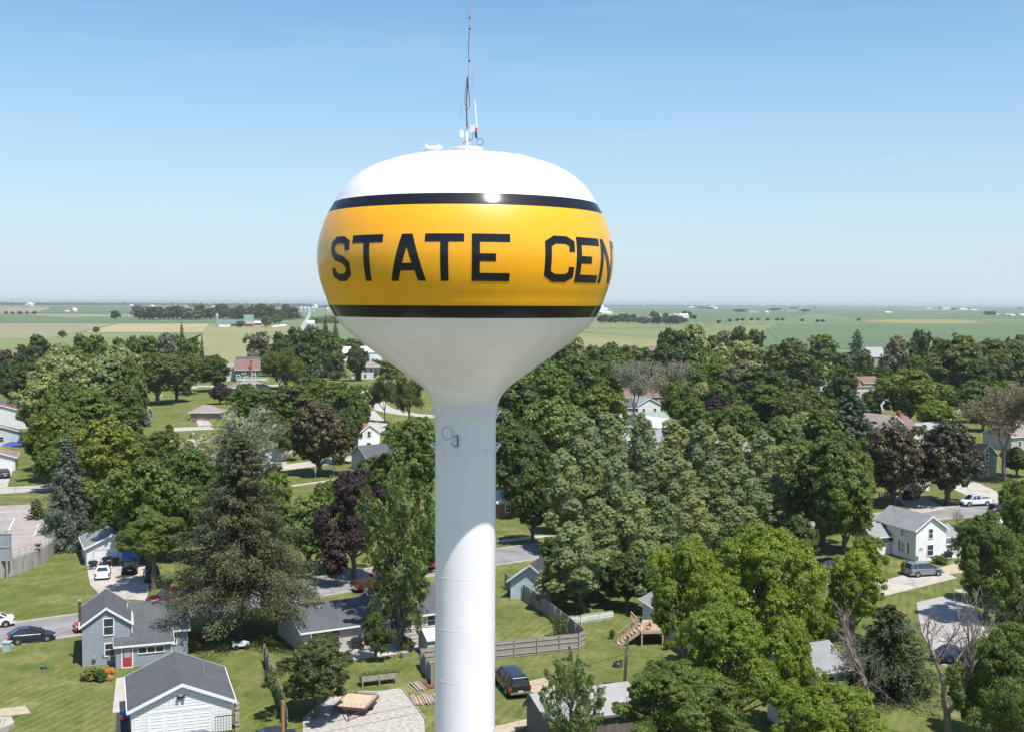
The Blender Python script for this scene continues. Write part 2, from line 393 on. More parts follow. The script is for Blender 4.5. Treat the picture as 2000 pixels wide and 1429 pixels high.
for nm, pts, z, mt_ in [
 ('driveway', [(170, 1108), (235, 1100), (300, 1104), (292, 1140), (286, 1172), (200, 1166), (176, 1141)], .022, CONC),
 ('driveway', [(546, 1187), (570, 1180), (592, 1250), (572, 1232)], .022, CONC),
 ('asphalt_path', [(228, 1392), (250, 1392), (252, 1480), (222, 1480)], .018, M('black_asphalt', (0.035, 0.035, 0.04), 0.9)),
 ('patio', [(650, 1268), (860, 1240), (860, 1262), (740, 1282), (660, 1292)], .02, CONC),
 ('gravel_pad', [(640, 1362), (783, 1343), (828, 1400), (835, 1500), (590, 1500), (592, 1400)], .03, GRAVEL),
 ('dirt_patch', [(1030, 1330), (1062, 1323), (1085, 1340), (1082, 1353), (1060, 1357), (1036, 1350)], .02, DIRT),
 ('dirt_track', [(965, 1418), (1050, 1398), (1110, 1386), (1110, 1402), (1050, 1412), (960, 1440)], .016, DIRT),
 ('driveway', [(1700, 1140), (1780, 1118), (1850, 1120), (1870, 1128), (1700, 1170), (1640, 1175)], .022, CONC),
 ('driveway', [(1585, 1100), (1640, 1118), (1700, 1168), (1660, 1180), (1600, 1150)], .026, CONC),
 ('parking_lot', [(1790, 1176), (1840, 1164), (1900, 1182), (1960, 1300), (1840, 1300), (1800, 1240)], .024, pave('pale_asphalt', (0.35, 0.33, 0.32))),
 ('driveway', [(1863, 1152), (1890, 1147), (1912, 1170), (1930, 1180)], .022, CONC),
 ('driveway', [(1740, 965), (1785, 962), (1850, 992), (1790, 1004)], .022, CONC),
 ('driveway', [(1848, 948), (1905, 940), (1945, 958), (1960, 985), (1905, 975)], .022, CONC),
 ('driveway', [(383, 821), (404, 818), (415, 830), (388, 832)], .03, CONC),
 ('driveway', [(515, 875), (560, 880), (560, 915), (530, 915)], .022, CONC),
 ('driveway', [(0, 920), (28, 910), (14, 950), (-40, 956)], .022, CONC),
 ('bare_earth', [(340, 835), (410, 832), (420, 838), (340, 842)], .03, CONC),
 ('bare_earth', [(1826, 1110), (1878, 1096), (1880, 1118), (1840, 1122)], .02, DIRT),
 ('dry_grass', [(-10, 1385), (50, 1377), (60, 1392), (-10, 1400)], .012, DIRT),
 ('asphalt', [(690, 835), (730, 800), (760, 830), (740, 850)], .02, CONC),
]: sheet(nm, pts, z, mt_)

sheet('bounce_gravel', [(-32, 30), (30, 30), (36, 62), (20, 78), (-24, 76), (-34, 62)], .014, GRAVEL, pixel=False)  # unseen gravel added round the tower foot so less green bounces onto the tank
# ---------------------------------------------------------------- the water tower
TX = pix(911, 592, 0)            # direction only
TD = 54.0
TX = (909.5 - 1000) / F * TD
tower = empty('water_tower', (TX, TD, 0), 0, 'white water tower with yellow and black painted tank on a single column', 'water tower')
def tw_mat(name, c, rough, streak=0.05, coat=0.4, spec=0.4):
    mt, n, bs, out = newmat(name)
    v = coords(n)
    a = ramp(n, noise(n, coords(n, (2.2, 2.2, 0.12)), 1.0, 4), [(0.3, sc(c, 1 - streak)), (0.7, sc(c, 1 + streak * .4))])
    b = ramp(n, noise(n, v, 0.6, 5), [(0.3, (0.965,)*3), (0.7, (1.02,)*3)])
    n.links.new(mix(n, 1.0, a, b, 'MULTIPLY'), bs.inputs['Base Color'])
    bs.inputs['Roughness'].default_value = rough; bs.inputs['Coat Weight'].default_value = coat; bs.inputs['Coat Roughness'].default_value = 0.14; bs.inputs['Specular IOR Level'].default_value = spec
    bump(n, bs, noise(n, v, 1.3, 3), 0.02, 0.08)
    return mt
TWHITE = tw_mat('tank_white', (0.80, 0.765, 0.81), 0.4, 0.03)
TYEL = tw_mat('tank_yellow', (0.90, 0.405, 0.008), 0.4, 0.03)
TBLK = tw_mat('tank_black', (0.009, 0.009, 0.014), 0.55, 0.15, 0.6, 0.1)
prof = [(0.0, 6.89), (1.0, 6.88), (2.0, 6.82), (3.0, 6.67), (3.7, 6.46), (4.3, 6.25), (4.9, 5.92), (5.4, 5.52), (5.82, 5.03), (6.10, 4.53),
        (6.37, 4.05), (6.58, 3.55), (6.73, 3.05), (6.83, 2.60), (6.87, 2.10), (6.84, 1.60), (6.75, 1.10), (6.60, 0.60), (6.45, 0.20), (6.34, -0.12),
        (6.08, -0.64), (5.82, -1.0), (5.45, -1.33), (4.95, -1.75), (4.25, -2.30), (3.5, -2.85), (2.85, -3.33), (2.3, -3.72), (1.95, -4.02), (1.7, -4.34), (1.54, -4.7), (1.47, -5.1), (1.43, -5.6)]
Z0 = H
pz = [p[1] for p in prof][::-1]; pr = [p[0] for p in prof][::-1]
# smooth (Catmull-Rom like) resampling that keeps the paint boundaries
def prof_r(z): return float(np.interp(z, pz, pr))
zs = []
for a, b in zip(prof[:-1], prof[1:]):
    for t in (0, 1/3, 2/3): zs.append(a[1] + (b[1] - a[1]) * t)
zs.append(prof[-1][1])
def crr(i, t):
    g_ = lambda j: prof[max(0, min(len(prof)-1, j))][0]
    p0, p1, p2, p3 = g_(i-1), g_(i), g_(i+1), g_(i+2)
    return 0.5*((2*p1) + (-p0+p2)*t + (2*p0-5*p1+4*p2-p3)*t*t + (-p0+3*p1-3*p2+p3)*t**3)
fine = []
for i in range(len(prof) - 1):
    for t in (0, 1/3, 2/3): fine.append((max(0.0, crr(i, t)) if i else prof[0][0] + (prof[1][0]-prof[0][0])*t, prof[i][1] + (prof[i+1][1]-prof[i][1])*t))
fine.append(prof[-1])
def surf_r(z):
    zz = [p[1] for p in fine][::-1]; rr = [p[0] for p in fine][::-1]
    return float(np.interp(z, zz, rr))
def bandmat(z):
    z -= Z0
    if 4.05 < z < 4.53 or -0.64 < z < -0.12: return TBLK
    if -0.12 <= z <= 4.05: return TYEL
    return TWHITE
mb = MB(); mb.lathe([(r, z + Z0) for r, z in fine], 128, matf=bandmat)
mb.build('tank', None, tower, smooth=True)
mb = MB(); mb.lathe([(1.43, Z0 - 5.6), (1.43, 0.0)], 96); mb.build('column', TWHITE, tower, smooth=True)
mb = MB(); mb.lathe([(1.43, 3.0), (1.6, 2.2), (2.6, 0.0)], 64); mb.build('base_cone', TWHITE, tower, smooth=True)
def ringtube(R_, z, r, n=64, m_=6, cx=0, cy=0, tilt=None):
    b = MB()
    for i in range(n):
        t = 2*math.pi*i/n
        for j in range(m_):
            s_ = 2*math.pi*j/m_; q = R_ + r*math.cos(s_); b.v.append((cx + q*math.sin(t), cy - q*math.cos(t), z + r*math.sin(s_)))
    for i in range(n):
        for j in range(m_):
            k = (i+1) % n; l = (j+1) % m_; b.f.append([i*m_+j, i*m_+l, k*m_+l, k*m_+j]); b.m.append(0)
    return b
# weld beads round the column, each its own part
for i in range(13):
    zc = Z0 - 10.3 - 2.45 * (i - 1)
    if zc < 3: break
    ringtube(1.429, zc, .009, 80, 5).build('weld_seam', TWHITE, tower, smooth=True)
# vertical plate seams on the tank: thin welded ribs
for k in range(16):
    a = R(-2.5 + 22.5 * k); sm = MB()
    zl = np.linspace(-0.6, 4.53, 22)
    for z1, z2 in zip(zl[:-1], zl[1:]):
        p = []
        for z in (z1, z2):
            r_ = surf_r(z) - .001; p.append((r_*math.sin(a), -r_*math.cos(a), z + Z0))
        sm.use(bandmat((z1+z2)/2 + Z0)); sm.bar(p[0], p[1], .018, .012)
    sm.build('plate_seam', None, tower)
# the two ring rails with brackets
for z in (-5.08, -6.66):
    rr = ringtube(1.66, Z0 + z, .028, 72, 6)
    for k in range(12):
        a = 2*math.pi*(k + .5)/12; s_, c_ = math.sin(a), -math.cos(a)
        rr.tube((1.66*s_, 1.66*c_, Z0+z), (1.44*s_, 1.44*c_, Z0+z-.36), .018)
        rr.tube((1.66*s_, 1.66*c_, Z0+z), (1.44*s_, 1.44*c_, Z0+z+.05), .018)
    rr.build('ring_rail', TWHITE, tower)
# painted lettering on the tank, one mesh per letter
def azim(px, z=1.9):
    d = _f + _r*((px - 1000)/F); r_ = surf_r(z)
    ox, oy = -TX, -TD; a = d.x**2 + d.y**2; b = ox*d.x + oy*d.y; c = ox*ox + oy*oy - r_*r_
    disc = b*b - a*c
    t = (-b - math.sqrt(max(disc, 0)))/a
    return math.atan2(ox + t*d.x, -(oy + t*d.y))
LZ0, LZ1 = 0.89, 2.82; LH = LZ1 - LZ0; RM = 6.85
def ofs(path, hw):
    P = [Vector((p[0], p[1])) for p in path]; A, B = [], []
    for i in range(len(P)):
        d1 = (P[i] - P[i-1]).normalized() if i else None
        d2 = (P[i+1] - P[i]).normalized() if i < len(P)-1 else None
        if d1 is None: nn = Vector((-d2.y, d2.x)); k = 1
        elif d2 is None: nn = Vector((-d1.y, d1.x)); k = 1
        else:
            n1 = Vector((-d1.y, d1.x)); n2 = Vector((-d2.y, d2.x)); nn = (n1 + n2).normalized(); k = 1/max(.3, nn.dot(n1))
        A.append(P[i] + nn*hw*k); B.append(P[i] - nn*hw*k)
    return [(A[i], B[i], B[i+1], A[i+1]) for i in range(len(P)-1)]
def letter(ch, W):
    h = 0.165; t = 2*h; Hh = LH
    if ch == 'T': return [((0, Hh-t), (W, Hh-t), (W, Hh), (0, Hh)), ((W/2-h, 0), (W/2+h, 0), (W/2+h, Hh-t), (W/2-h, Hh-t))]
    if ch == 'E': return [((0,0),(t,0),(t,Hh),(0,Hh)), ((t,0),(W,0),(W,t),(t,t)), ((t,Hh-t),(W,Hh-t),(W,Hh),(t,Hh)), ((t,Hh*.42),(W*.62,Hh*.42),(W*.62,Hh*.42+t*.95),(t,Hh*.42+t*.95))]
    if ch == 'A':
        q = lambda pts: [(p[0]*W, p[1]*Hh) for p in pts]
        return [q([(0,0),(.215,0),(.5,.72),(.25,.72)]), q([(.25,.72),(.5,.72),(.5,1),(.35,1)]), q([(.785,0),(1,0),(.75,.72),(.5,.72)]), q([(.5,.72),(.75,.72),(.65,1),(.5,1)]),
                q([(.302,.22),(.698,.22),(.634,.38),(.366,.38)])]
    if ch == 'N':
        return [((0,0),(t,0),(t,Hh),(0,Hh)), ((W-t,0),(W,0),(W,Hh),(W-t,Hh)), ((t,Hh*.72),(W-t,0),(W-t,Hh*.28),(t,Hh))]
    if ch == 'C':
        return [tuple(q) for q in ofs([(W-h,Hh*.66),(W-h,Hh*.84),(W*.70,Hh-h),(W*.28+h*.3,Hh-h),(h,Hh*.82),(h,Hh*.18),(W*.28+h*.3,h),(W*.70,h),(W-h,Hh*.16),(W-h,Hh*.33)], h)]
    if ch == 'S':
        return [tuple(q) for q in ofs([(W-h,Hh*.68),(W-h,Hh*.84),(W*.68,Hh-h),(W*.32,Hh-h),(h,Hh*.82),(h,Hh*.66),(W*.30,Hh*.54),(W*.68,Hh*.47),(W-h,Hh*.36),(W-h,Hh*.18),(W*.68,h),(W*.36,h),(h,Hh*.16),(h,Hh*.30)], h*.95)]
    if ch == 'R':
        return [((0,0),(t,0),(t,Hh),(0,Hh))] + [tuple(q) for q in ofs([(t,Hh-h),(W*.75,Hh-h),(W-h,Hh*.85),(W-h,Hh*.62),(W*.75,Hh*.48),(t,Hh*.48)], h)] + [((W*.45,Hh*.48-h),(W-t*1.05,0),(W,0),(W*.45+t*.95,Hh*.48-h))]
    return []
def put_letter(ch, a0, a1):
    W = (a1 - a0)*RM; b = MB()
    for q in letter(ch, W):
        q = [Vector((p[0], p[1])) for p in q]; n_ = 8; base = len(b.v)
        for i in range(n_+1):
            for j in range(n_+1):
                s_, t_ = i/n_, j/n_
                p = (q[0]*(1-s_)+q[1]*s_)*(1-t_) + (q[3]*(1-s_)+q[2]*s_)*t_
                a = a0 + p.x/RM; z = LZ0 + p.y; r_ = surf_r(z) + .014
                b.v.append((r_*math.sin(a), -r_*math.cos(a), z + Z0))
        for i in range(n_):
            for j in range(n_):
                k = base + i*(n_+1) + j; b.f.append([k, k+n_+1, k+n_+2, k+1]); b.m.append(0)
    b.build('letter', TBLK, tower, smooth=True)
for ch, x0, x1 in [('S',648,683),('T',688.5,747.5),('A',761,830),('T',829.5,906),('E',921,996),('C',1063.5,1121),('E',1125,1168.5)]:
    put_letter(ch, azim(x0), azim(x1))
aN = azim(1171.5); lw = azim(1168.5) - azim(1125); gp = 0.028
for ch in 'NTER':
    put_letter(ch, aN, aN + lw*1.02); aN += lw*1.02 + gp
# roof fittings
_top = [p for p in fine if p[1] > 2.2]
def zs_at(r): return float(np.interp(r, [p[0] for p in _top], [p[1] for p in _top])) + Z0
def rfx(px, dy, base=None): return ((px - 911)/F*TD, dy)
mb = MB(); zt = zs_at(0.7)
mb.lathe([(.60, zt-.12), (.60, zt+.18), (.74, zt+.24), (.75, zt+.29), (.5, zt+.34), (0.0, zt+.40)], 40, cx=.05, cy=0)
vent = mb.build('roof_vent', TWHITE, tower, smooth=False)
hx, hy = rfx(847, -.6); zh = zs_at(math.hypot(hx, hy))
mb = MB(); mb.lathe([(.42, zh-.3), (.36, zh+.16), (.5, zh+.24), (.5, zh+.29), (0, zh+.34)], 28, cx=hx, cy=hy)
mb.build('roof_hatch', TWHITE, tower)
for dx in (-.28, .3):
    mb = MB(); mb.path([(hx+dx-.05, hy, zh+.26), (hx+dx-.03, hy, zh+.40), (hx+dx+.03, hy, zh+.40), (hx+dx+.05, hy, zh+.26)], .03); mb.build('hatch_handle', TWHITE, tower)
for px_ in (980, 1014, 873):
    x_, y_ = rfx(px_, -.4); z_ = zs_at(math.hypot(x_, y_))
    mb = MB(); mb.lathe([(.06, z_-.05), (.06, z_+.05), (.12, z_+.07), (.0, z_+.13)], 12, cx=x_, cy=y_); mb.build('lifting_lug', TWHITE, tower)
# the mast: top-level things standing on the tank roof
MAST = M('mast_grey', (0.42, 0.40, 0.46), 0.5, 0.3)
mx, my, mz = TX + .05, TD - .35, zs_at(0.4)
mast = empty('antenna_mast', (mx, my, mz+.06), 0, 'tall thin grey radio mast standing on top of the water tower tank', 'antenna mast')
mb = MB()
mb.tube((0,0,.3), (-.02,0,2.0), .036); mb.tube((-.02,0,2.0), (.06,0,3.6), .031); mb.tube((.06,0,3.6), (.10,0,5.6), .026); mb.tube((.10,0,5.6),(.12,0,7.4), .026)
mb.build('pole', MAST, mast)
mb = MB()
for a in (0, 2.1, 4.2):
    mb.tube((.5*math.cos(a+.5), .5*math.sin(a+.5), .05), (0, 0, .8), .035); mb.tube((.25*math.cos(a+.5), .25*math.sin(a+.5), .4), (.25*math.cos(a+2.6), .25*math.sin(a+2.6), .4), .018)
mb.tube((0,0,.0),(0,0,.95),.06); mb.build('tripod_base', TWHITE, mast)
mb = MB(); mb.path([(.02,-.06,1.2),(-.03,-.06,2.0),(-.02,-.05,2.6),(.03,-.05,3.4)], .018); mb.build('cable', BLACKM, mast)
mb = MB(); mb.path([(-.02,-.06,2.0),(-.10,-.06,2.2),(-.09,-.06,2.6),(0,-.06,3.4)], .014); mb.build('cable', BLACKM, mast)
mb = MB(); mb.path([(.0,-.06,1.9),(.12,-.06,2.1),(.10,-.06,2.6),(.03,-.06,3.3)], .014); mb.build('cable', BLACKM, mast)
mb = MB(); mb.path([(.06,-.04,4.4),(.06,-.04,5.0),(.1,-.04,5.5)], .01); mb.build('cable', BLACKM, mast)
mb = MB(); mb.path([(.02,-.05,1.2),(.3,-.1,.9),(.25,-.3,.55),(-.2,-.4,.35)], .014); mb.build('cable', BLACKM, mast)
for z in (5.6, 6.1, 4.15): 
    mb = MB(); mb.box(.06,.14,-.03,.03,z-.03,z+.04); mb.build('clamp', BLACKM, mast)
for sx, zz, L_ in ((1, 3.35, .85), (-1, 1.95, .7)):
    mb = MB(); mb.tube((0,0,zz),(.33*sx,0,zz),.018); mb.tube((.3*sx,0,zz-L_/2),(.3*sx,0,zz+L_/2),.009); mb.tube((.22*sx,0,zz-L_*.8),(.22*sx,0,zz+L_*.3),.007)
    mb.build('dipole_antenna', GALV, mast)
def panel(name, x, z, ry, lab):
    p = empty(name, (mx + x, my - .12, mz + z), ry, lab, 'antenna', 'antenna panels on the mast')
    b = MB(); b.extr([(-.09,-.17),(.09,-.17),(.12,-.12),(.12,.12),(.09,.17),(-.09,.17),(-.12,.12),(-.12,-.12)], -.03, .03); b.build('dish_panel', TWHITE, p)
    b = MB(); b.box(-.05,.05,.03,.16,-.05,.05); b.tube((0,.1,0),(-x*.8,.12,0),.02); b.build('bracket', TWHITE, p)
panel('sector_antenna', .24, 1.12, R(-25), 'white antenna panel on the right of the mast, the higher of the two')
panel('sector_antenna', -.25, .86, R(60), 'white antenna panel on the left of the mast, the lower of the two')
wx = (932-911)/F*TD
whip = empty('whip_antenna', (TX + wx, TD - .35, zs_at(abs(wx))+.4), 0, 'short white whip antenna with a coiled cable to the right of the mast', 'antenna')
mb = MB(); mb.tube((0,0,-.3),(0,0,.75),.022); mb.build('stem', MAST, whip)
mb = MB(); mb.tube((0,0,.75),(-.1,0,2.0),.035); mb.build('whip', TWHITE, whip)
mb = MB(); mb.tube((-.03,0,.3),(-.05,0,.62),.055); mb.build('sleeve', BLACKM, whip)
mb = ringtube(.15, 0, .014, 20, 5); mb.v = [(v[0]+.14, v[2], v[1]+.12) for v in mb.v]; mb.build('cable_coil', BLACKM, whip)
bc = empty('beacon_lamp', (TX + wx - .05, TD - .45, zs_at(abs(wx))+1.05), 0, 'small red warning beacon beside the white whip antenna', 'beacon'); bc.scale = (.62,)*3
REDL = paint('red_lens', (0.55, 0.01, 0.05), 0.2)
mb = MB()
for dx, dz in ((-.07,0),(.07,.02),(0,.11),(0,-.1),(.02,.03)): mb.lathe([(0,dz-.09),(.06,dz-.06),(.085,dz),(.06,dz+.06),(0,dz+.09)], 10, cx=dx)
mb.build('lens', REDL, bc, smooth=True); mb = MB(); mb.tube((0,.03,-.5),(0,.03,-.1),.03); mb.build('stand', BLACKM, bc)
# cable fittings on the column below the tank
def onc(px, py, r=1.45):
    x = (px - 911)/F*TD; return Vector((x, -math.sqrt(max(0, r*r - x*x)), Z0 - (py - 592)/F*(TD-1.4)))
mb = MB(); mb.path([onc(884 + 11*math.cos(t) - 6, 848 + 12.5*math.sin(t)) for t in np.linspace(0, 2*math.pi, 22)], .011); mb.build('cable_loop', M('faded_line', (0.30,0.33,0.42),.6), tower)
mb = MB(); mb.tube(onc(898,850,1.52), onc(898.5,872,1.52), .04); mb.path([onc(898,850,1.5), onc(889,855,1.5)], .016); mb.path([onc(898,872,1.5), onc(892,872,1.5), onc(888,869,1.5), onc(886,865,1.5)], .018)
mb.build('column_antenna', M('slate_metal', (0.13,0.14,0.19),.5), tower)
# ---------------------------------------------------------------- buildings
def house_root(name, P1, P2, label, cat='house', group=None):
    a = pix(*P1); b = pix(*P2); d = b - a
    r = empty(name, a, math.atan2(d.y, d.x), label, cat, group); r['_w'] = d.length
    return r, d.length
def vol(root, x0, y0, w_, d_, e, rise, ridge, wm, rm, ov=0.35, z0=0.0, th=0.16, fascia=WHITE, back=None):
    """one gabled / hipped block. ridge: 'y' runs away from the viewer, 'x' runs across, 'hip', 'shed'"""
    x1, y1 = x0 + w_, y0 + d_
    mb = MB()
    if ridge == 'y':
        mb.extr([(x0, z0), (x1, z0), (x1, e), ((x0+x1)/2, e+rise), (x0, e)], y0, y1, 'y')
    elif ridge == 'x':
        ry = y0 + d_*(back or .5)
        mb.extr([(y0, z0), (y1, z0), (y1, e), (ry, e+rise), (y0, e)], x0, x1, 'x')
    elif ridge == 'shed':
        mb.extr([(y0, z0), (y1, z0), (y1, e+rise), (y0, e)], x0, x1, 'x')
    else: mb.box(x0, x1, y0, y1, z0, e)
    mb.build('wall', wm, root)
    rb = MB(); fb = MB()
    if ridge == 'y':
        s_ = rise/(w_/2); dz = ov*s_; xm = (x0+x1)/2
        A = [(x0-ov, e-dz), (xm, e+rise), (x1+ov, e-dz)]; T = [(x1+ov, e-dz+th), (xm, e+rise+th), (x0-ov, e-dz+th)]
        A = [(p[0], p[1]+.004) for p in A]
        rb.extr([A[0], A[1], T[1], T[2]], y0-ov, y1+ov, 'y'); rb.extr([A[1], A[2], T[0], T[1]], y0-ov, y1+ov, 'y')
        for ya in (y0-ov-.03, y1+ov):
            fb.extr([(A[0][0]-.02, A[0][1]-.08), (xm, A[1][1]-.08), (xm, T[1][1]+.01), (T[2][0]-.02, T[2][1]+.01)], ya, ya+.03, 'y')
            fb.extr([(xm, A[1][1]-.08), (A[2][0]+.02, A[2][1]-.08), (T[0][0]+.02, T[0][1]+.01), (xm, T[1][1]+.01)], ya, ya+.03, 'y')
        for xx in (x0-ov-.08, x1+ov): fb.box(xx, xx+.08, y0-ov, y1+ov, e-dz-.02, e-dz+th*.8)
    elif ridge in ('x', 'shed'):
        if ridge == 'shed': pts = [(y0-ov, e-ov*rise/d_), (y1+ov*.2, e+rise+ov*.2*rise/d_)]
        else:
            ry = y0 + d_*(back or .5); s1 = rise/(ry-y0); s2 = rise/(y1-ry)
            pts = [(y0-ov, e-ov*s1), (ry, e+rise), (y1+ov, e-ov*s2)]
        for a, b in zip(pts[:-1], pts[1:]):
            rb.extr([(a[0], a[1]+.004), (b[0], b[1]+.004), (b[0], b[1]+th), (a[0], a[1]+th)], x0-ov, x1+ov, 'x')
            for xa in (x0-ov-.03, x1+ov): fb.extr([(a[0], a[1]-.08), (b[0], b[1]-.08), (b[0], b[1]+th+.01), (a[0], a[1]+th+.01)], xa, xa+.03, 'x')
        fb.box(x0-ov, x1+ov, pts[0][0]-.1, pts[0][0], pts[0][1]-.03, pts[0][1]+th*.8)
    else:
        xm0, xm1 = (x0+d_/2, x1-d_/2) if w_ > d_ else ((x0+x1)/2, (x0+x1)/2)
        ym0, ym1 = ((y0+y1)/2,)*2 if w_ > d_ else (y0+w_/2, y1-w_/2)
        z_ = e + .02; t = e + rise
        v = [(x0-ov,y0-ov,z_),(x1+ov,y0-ov,z_),(x1+ov,y1+ov,z_),(x0-ov,y1+ov,z_),(xm0,ym0,t),(xm1,ym0 if w_>d_ else ym0,t),(xm1,ym1,t),(xm0,ym1,t)]
        if w_ > d_: rb.add([v[0],v[1],v[2],v[3],v[4],v[5]], [(3,2,1,0),(0,1,5,4),(1,2,5),(2,3,4,5),(3,0,4)])
        else: rb.add([v[0],v[1],v[2],v[3],v[4],v[7]], [(3,2,1,0),(0,1,4),(1,2,5,4),(2,3,5),(3,0,4,5)])
        for q in ((x0-ov,x1+ov,y0-ov-.06,y0-ov),(x0-ov,x1+ov,y1+ov,y1+ov+.06),(x0-ov-.06,x0-ov,y0-ov,y1+ov),(x1+ov,x1+ov+.06,y0-ov,y1+ov)): fb.box(*q, e-.12, e+.06)
    ro = rb.build('roof', rm, root)
    if fascia and fb.v: fb.build('fascia', fascia, ro)
    return ro
def opening(root, face, at, z, w_, h_, name='window', fm=WHITE, pm=GLASS, x0=0, y0=0, fr=.1, cross=True, mull=0, sub='pane'):
    """window or door set on a wall face: F at y=y0, L at x=x0, R at x=x0 (outward +x)"""
    mb = MB(); p = MB(); t = .05
    B = lambda b, u0, u1, z0_, z1_, o0, o1: (b.box(u0, u1, y0-o1, y0-o0, z0_, z1_) if face == 'F' else b.box(x0-o1, x0-o0, u0, u1, z0_, z1_) if face == 'L' else b.box(x0+o0, x0+o1, u0, u1, z0_, z1_))
    B(mb, at-fr, at, z-fr, z+h_+fr, -.03, t); B(mb, at+w_, at+w_+fr, z-fr, z+h_+fr, -.03, t)
    B(mb, at, at+w_, z+h_, z+h_+fr, -.03, t); B(mb, at, at+w_, z-fr, z, -.03, t+.03)
    if cross: B(mb, at, at+w_, z+h_*.5-.03, z+h_*.5+.03, -.03, t-.012)
    for i in range(mull): 
        u = at + w_*(i+1)/(mull+1); B(mb, u-.04, u+.04, z, z+h_, -.03, t-.006)
    f = mb.build(name, fm, root); B(p, at, at+w_, z, z+h_, -.03, .018); p.build(sub, pm, f)
    return f
def garage_door(root, face, at, w_, h_, c=None, rows=4, cols=4, x0=0, y0=0, fm=WHITE):
    c = c or M('door_white', (0.74, 0.75, 0.77), 0.4, var=.03)
    f = opening(root, face, at, 0, w_, h_, 'garage_door', fm, c, x0, y0, .12, False, 0, 'door_panel')
    b = MB(); cw = w_/cols; rh = h_/rows
    for i in range(cols):
        for j in range(rows):
            u0, u1, z0_, z1_ = at+cw*(i+.12), at+cw*(i+.88), rh*(j+.18), rh*(j+.82)
            for (a0, a1, c0, c1) in ((u0,u1,z0_,z0_+.03),(u0,u1,z1_-.03,z1_),(u0,u0+.03,z0_+.03,z1_-.03),(u1-.03,u1,z0_+.03,z1_-.03)):
                b.box(a0, a1, y0-.045, y0-.017, c0, c1) if face == 'F' else b.box(x0-.045, x0-.017, a0, a1, c0, c1)
    b.build('raised_panel', c, f); return f
def chimney(root, x, y, z0, z1, s=.6, m_=None):
    m_ = m_ or M('red_brick', (0.30, 0.09, 0.05), .9, var=.3, scale=5)
    b = MB(); b.box(x-s/2, x+s/2, y-s/2, y+s/2, z0, z1); b.box(x-s/2-.06, x+s/2+.06, y-s/2-.06, y+s/2+.06, z1, z1+.12)
    c = b.build('chimney', m_, root); b = MB(); b.tube((x, y, z1+.12), (x, y, z1+.4), .13, n=8); b.build('flue', GALV, c)
def vent_pipe(root, x, y, z): b = MB(); b.tube((x,y,z-.3),(x,y,z+.35),.06); b.build('vent_pipe', GALV, root)

S_GREY = siding('grey_blue_siding', (0.27, 0.30, 0.345)); S_WHITE = siding('white_siding', (0.70, 0.695, 0.715), .24); S_WHT2 = siding('white_clapboard', (0.82, 0.80, 0.80), .16)
S_TAN = siding('tan_siding', (0.46, 0.43, 0.40), .24); S_GRN = siding('green_siding', (0.035, 0.13, 0.075), .2); S_GG = siding('grey_green_siding', (0.14, 0.19, 0.18), .2)
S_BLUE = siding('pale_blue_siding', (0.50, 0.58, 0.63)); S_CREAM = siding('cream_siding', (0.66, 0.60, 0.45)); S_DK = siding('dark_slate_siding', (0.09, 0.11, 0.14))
R_DK = shingle('charcoal_shingle', (0.085, 0.087, 0.098)); R_GR = shingle('grey_shingle', (0.24, 0.245, 0.255), .25); R_GG = shingle('green_grey_shingle', (0.20, 0.225, 0.22), .2)
R_LT = shingle('pale_shingle', (0.31, 0.30, 0.305), .15); R_RB = shingle('red_brown_shingle', (0.20, 0.115, 0.105)); R_OR = shingle('orange_brown_shingle', (0.33, 0.155, 0.10))
R_TP = shingle('taupe_shingle', (0.26, 0.215, 0.20)); R_BK = shingle('black_shingle', (0.045, 0.045, 0.055)); R_GM = M('green_metal_roof', (0.30, 0.375, 0.34), .4, .2, .08); R_WM = M('white_metal_roof', (0.78, 0.76, 0.70), .4, 0, .05)
R_RED = M('red_metal_roof', (0.25, 0.085, 0.085), .45, .1, .08); R_BR = shingle('brown_shingle', (0.25, 0.17, 0.14))
WOODG = woodmat('weathered_wood', (0.31, 0.275, 0.25), .3, (12, 12, .8)); WOODB = woodmat('old_barn_wood', (0.14, 0.12, 0.11), .4, (10, 10, .6)); WOODD = woodmat('deck_wood', (0.42, 0.30, 0.22), .3, (6, 6, 6)); WOODP = woodmat('pole_wood', (0.30, 0.145, 0.06), .3); FOUND = M('foundation_block', (0.36, 0.34, 0.33), .9)
DOORRED = M('red_door_paint', (0.36, 0.035, 0.045), .5); BROWN = M('dark_brown_paint', (0.055, 0.022, 0.018), .8)

# A: grey-blue sided house at the lower left
r, W = house_root('grey_house', (161, 1302), (256, 1293), 'grey-blue sided house with a charcoal roof, red door and narrow front gable')
vol(r, 0, 0, W, 7.4, 3.95, 1.55, 'y', S_GREY, R_DK, .22)
opening(r, 'F', W*.45, 2.95, .85, 1.55, x0=0); opening(r, 'F', W*.47, .9, .85, 1.15)
wx = W
vol(r, W+.03, 1.2, 5.4, 6.6, 2.5, 1.9, 'x', S_GREY, R_DK, .22, back=.62)
vol(r, W*.68, -1.5, 5.2, 2.65, 2.1, .62, 'shed', S_GREY, R_DK, .2)
f = opening(r, 'F', W*.68+.62, .05, .85, 1.95, 'door', pm=DOORRED, y0=-1.5, cross=False, sub='door_panel', fr=.12)
b = MB(); b.box(W*.68+.74, W*.68+1.35, -1.5-.04, -1.5-.02, .98, 1.85); b.build('door_pane', M('curtain_glass', (0.35,0.34,0.33), .3), f)
opening(r, 'F', W*.68+2.1, 1.28, 2.3, .55, y0=-1.5, cross=False, mull=2, fr=.07)
opening(r, 'F', W*.68+4.95, 1.15, .75, 1.0, y0=1.2)
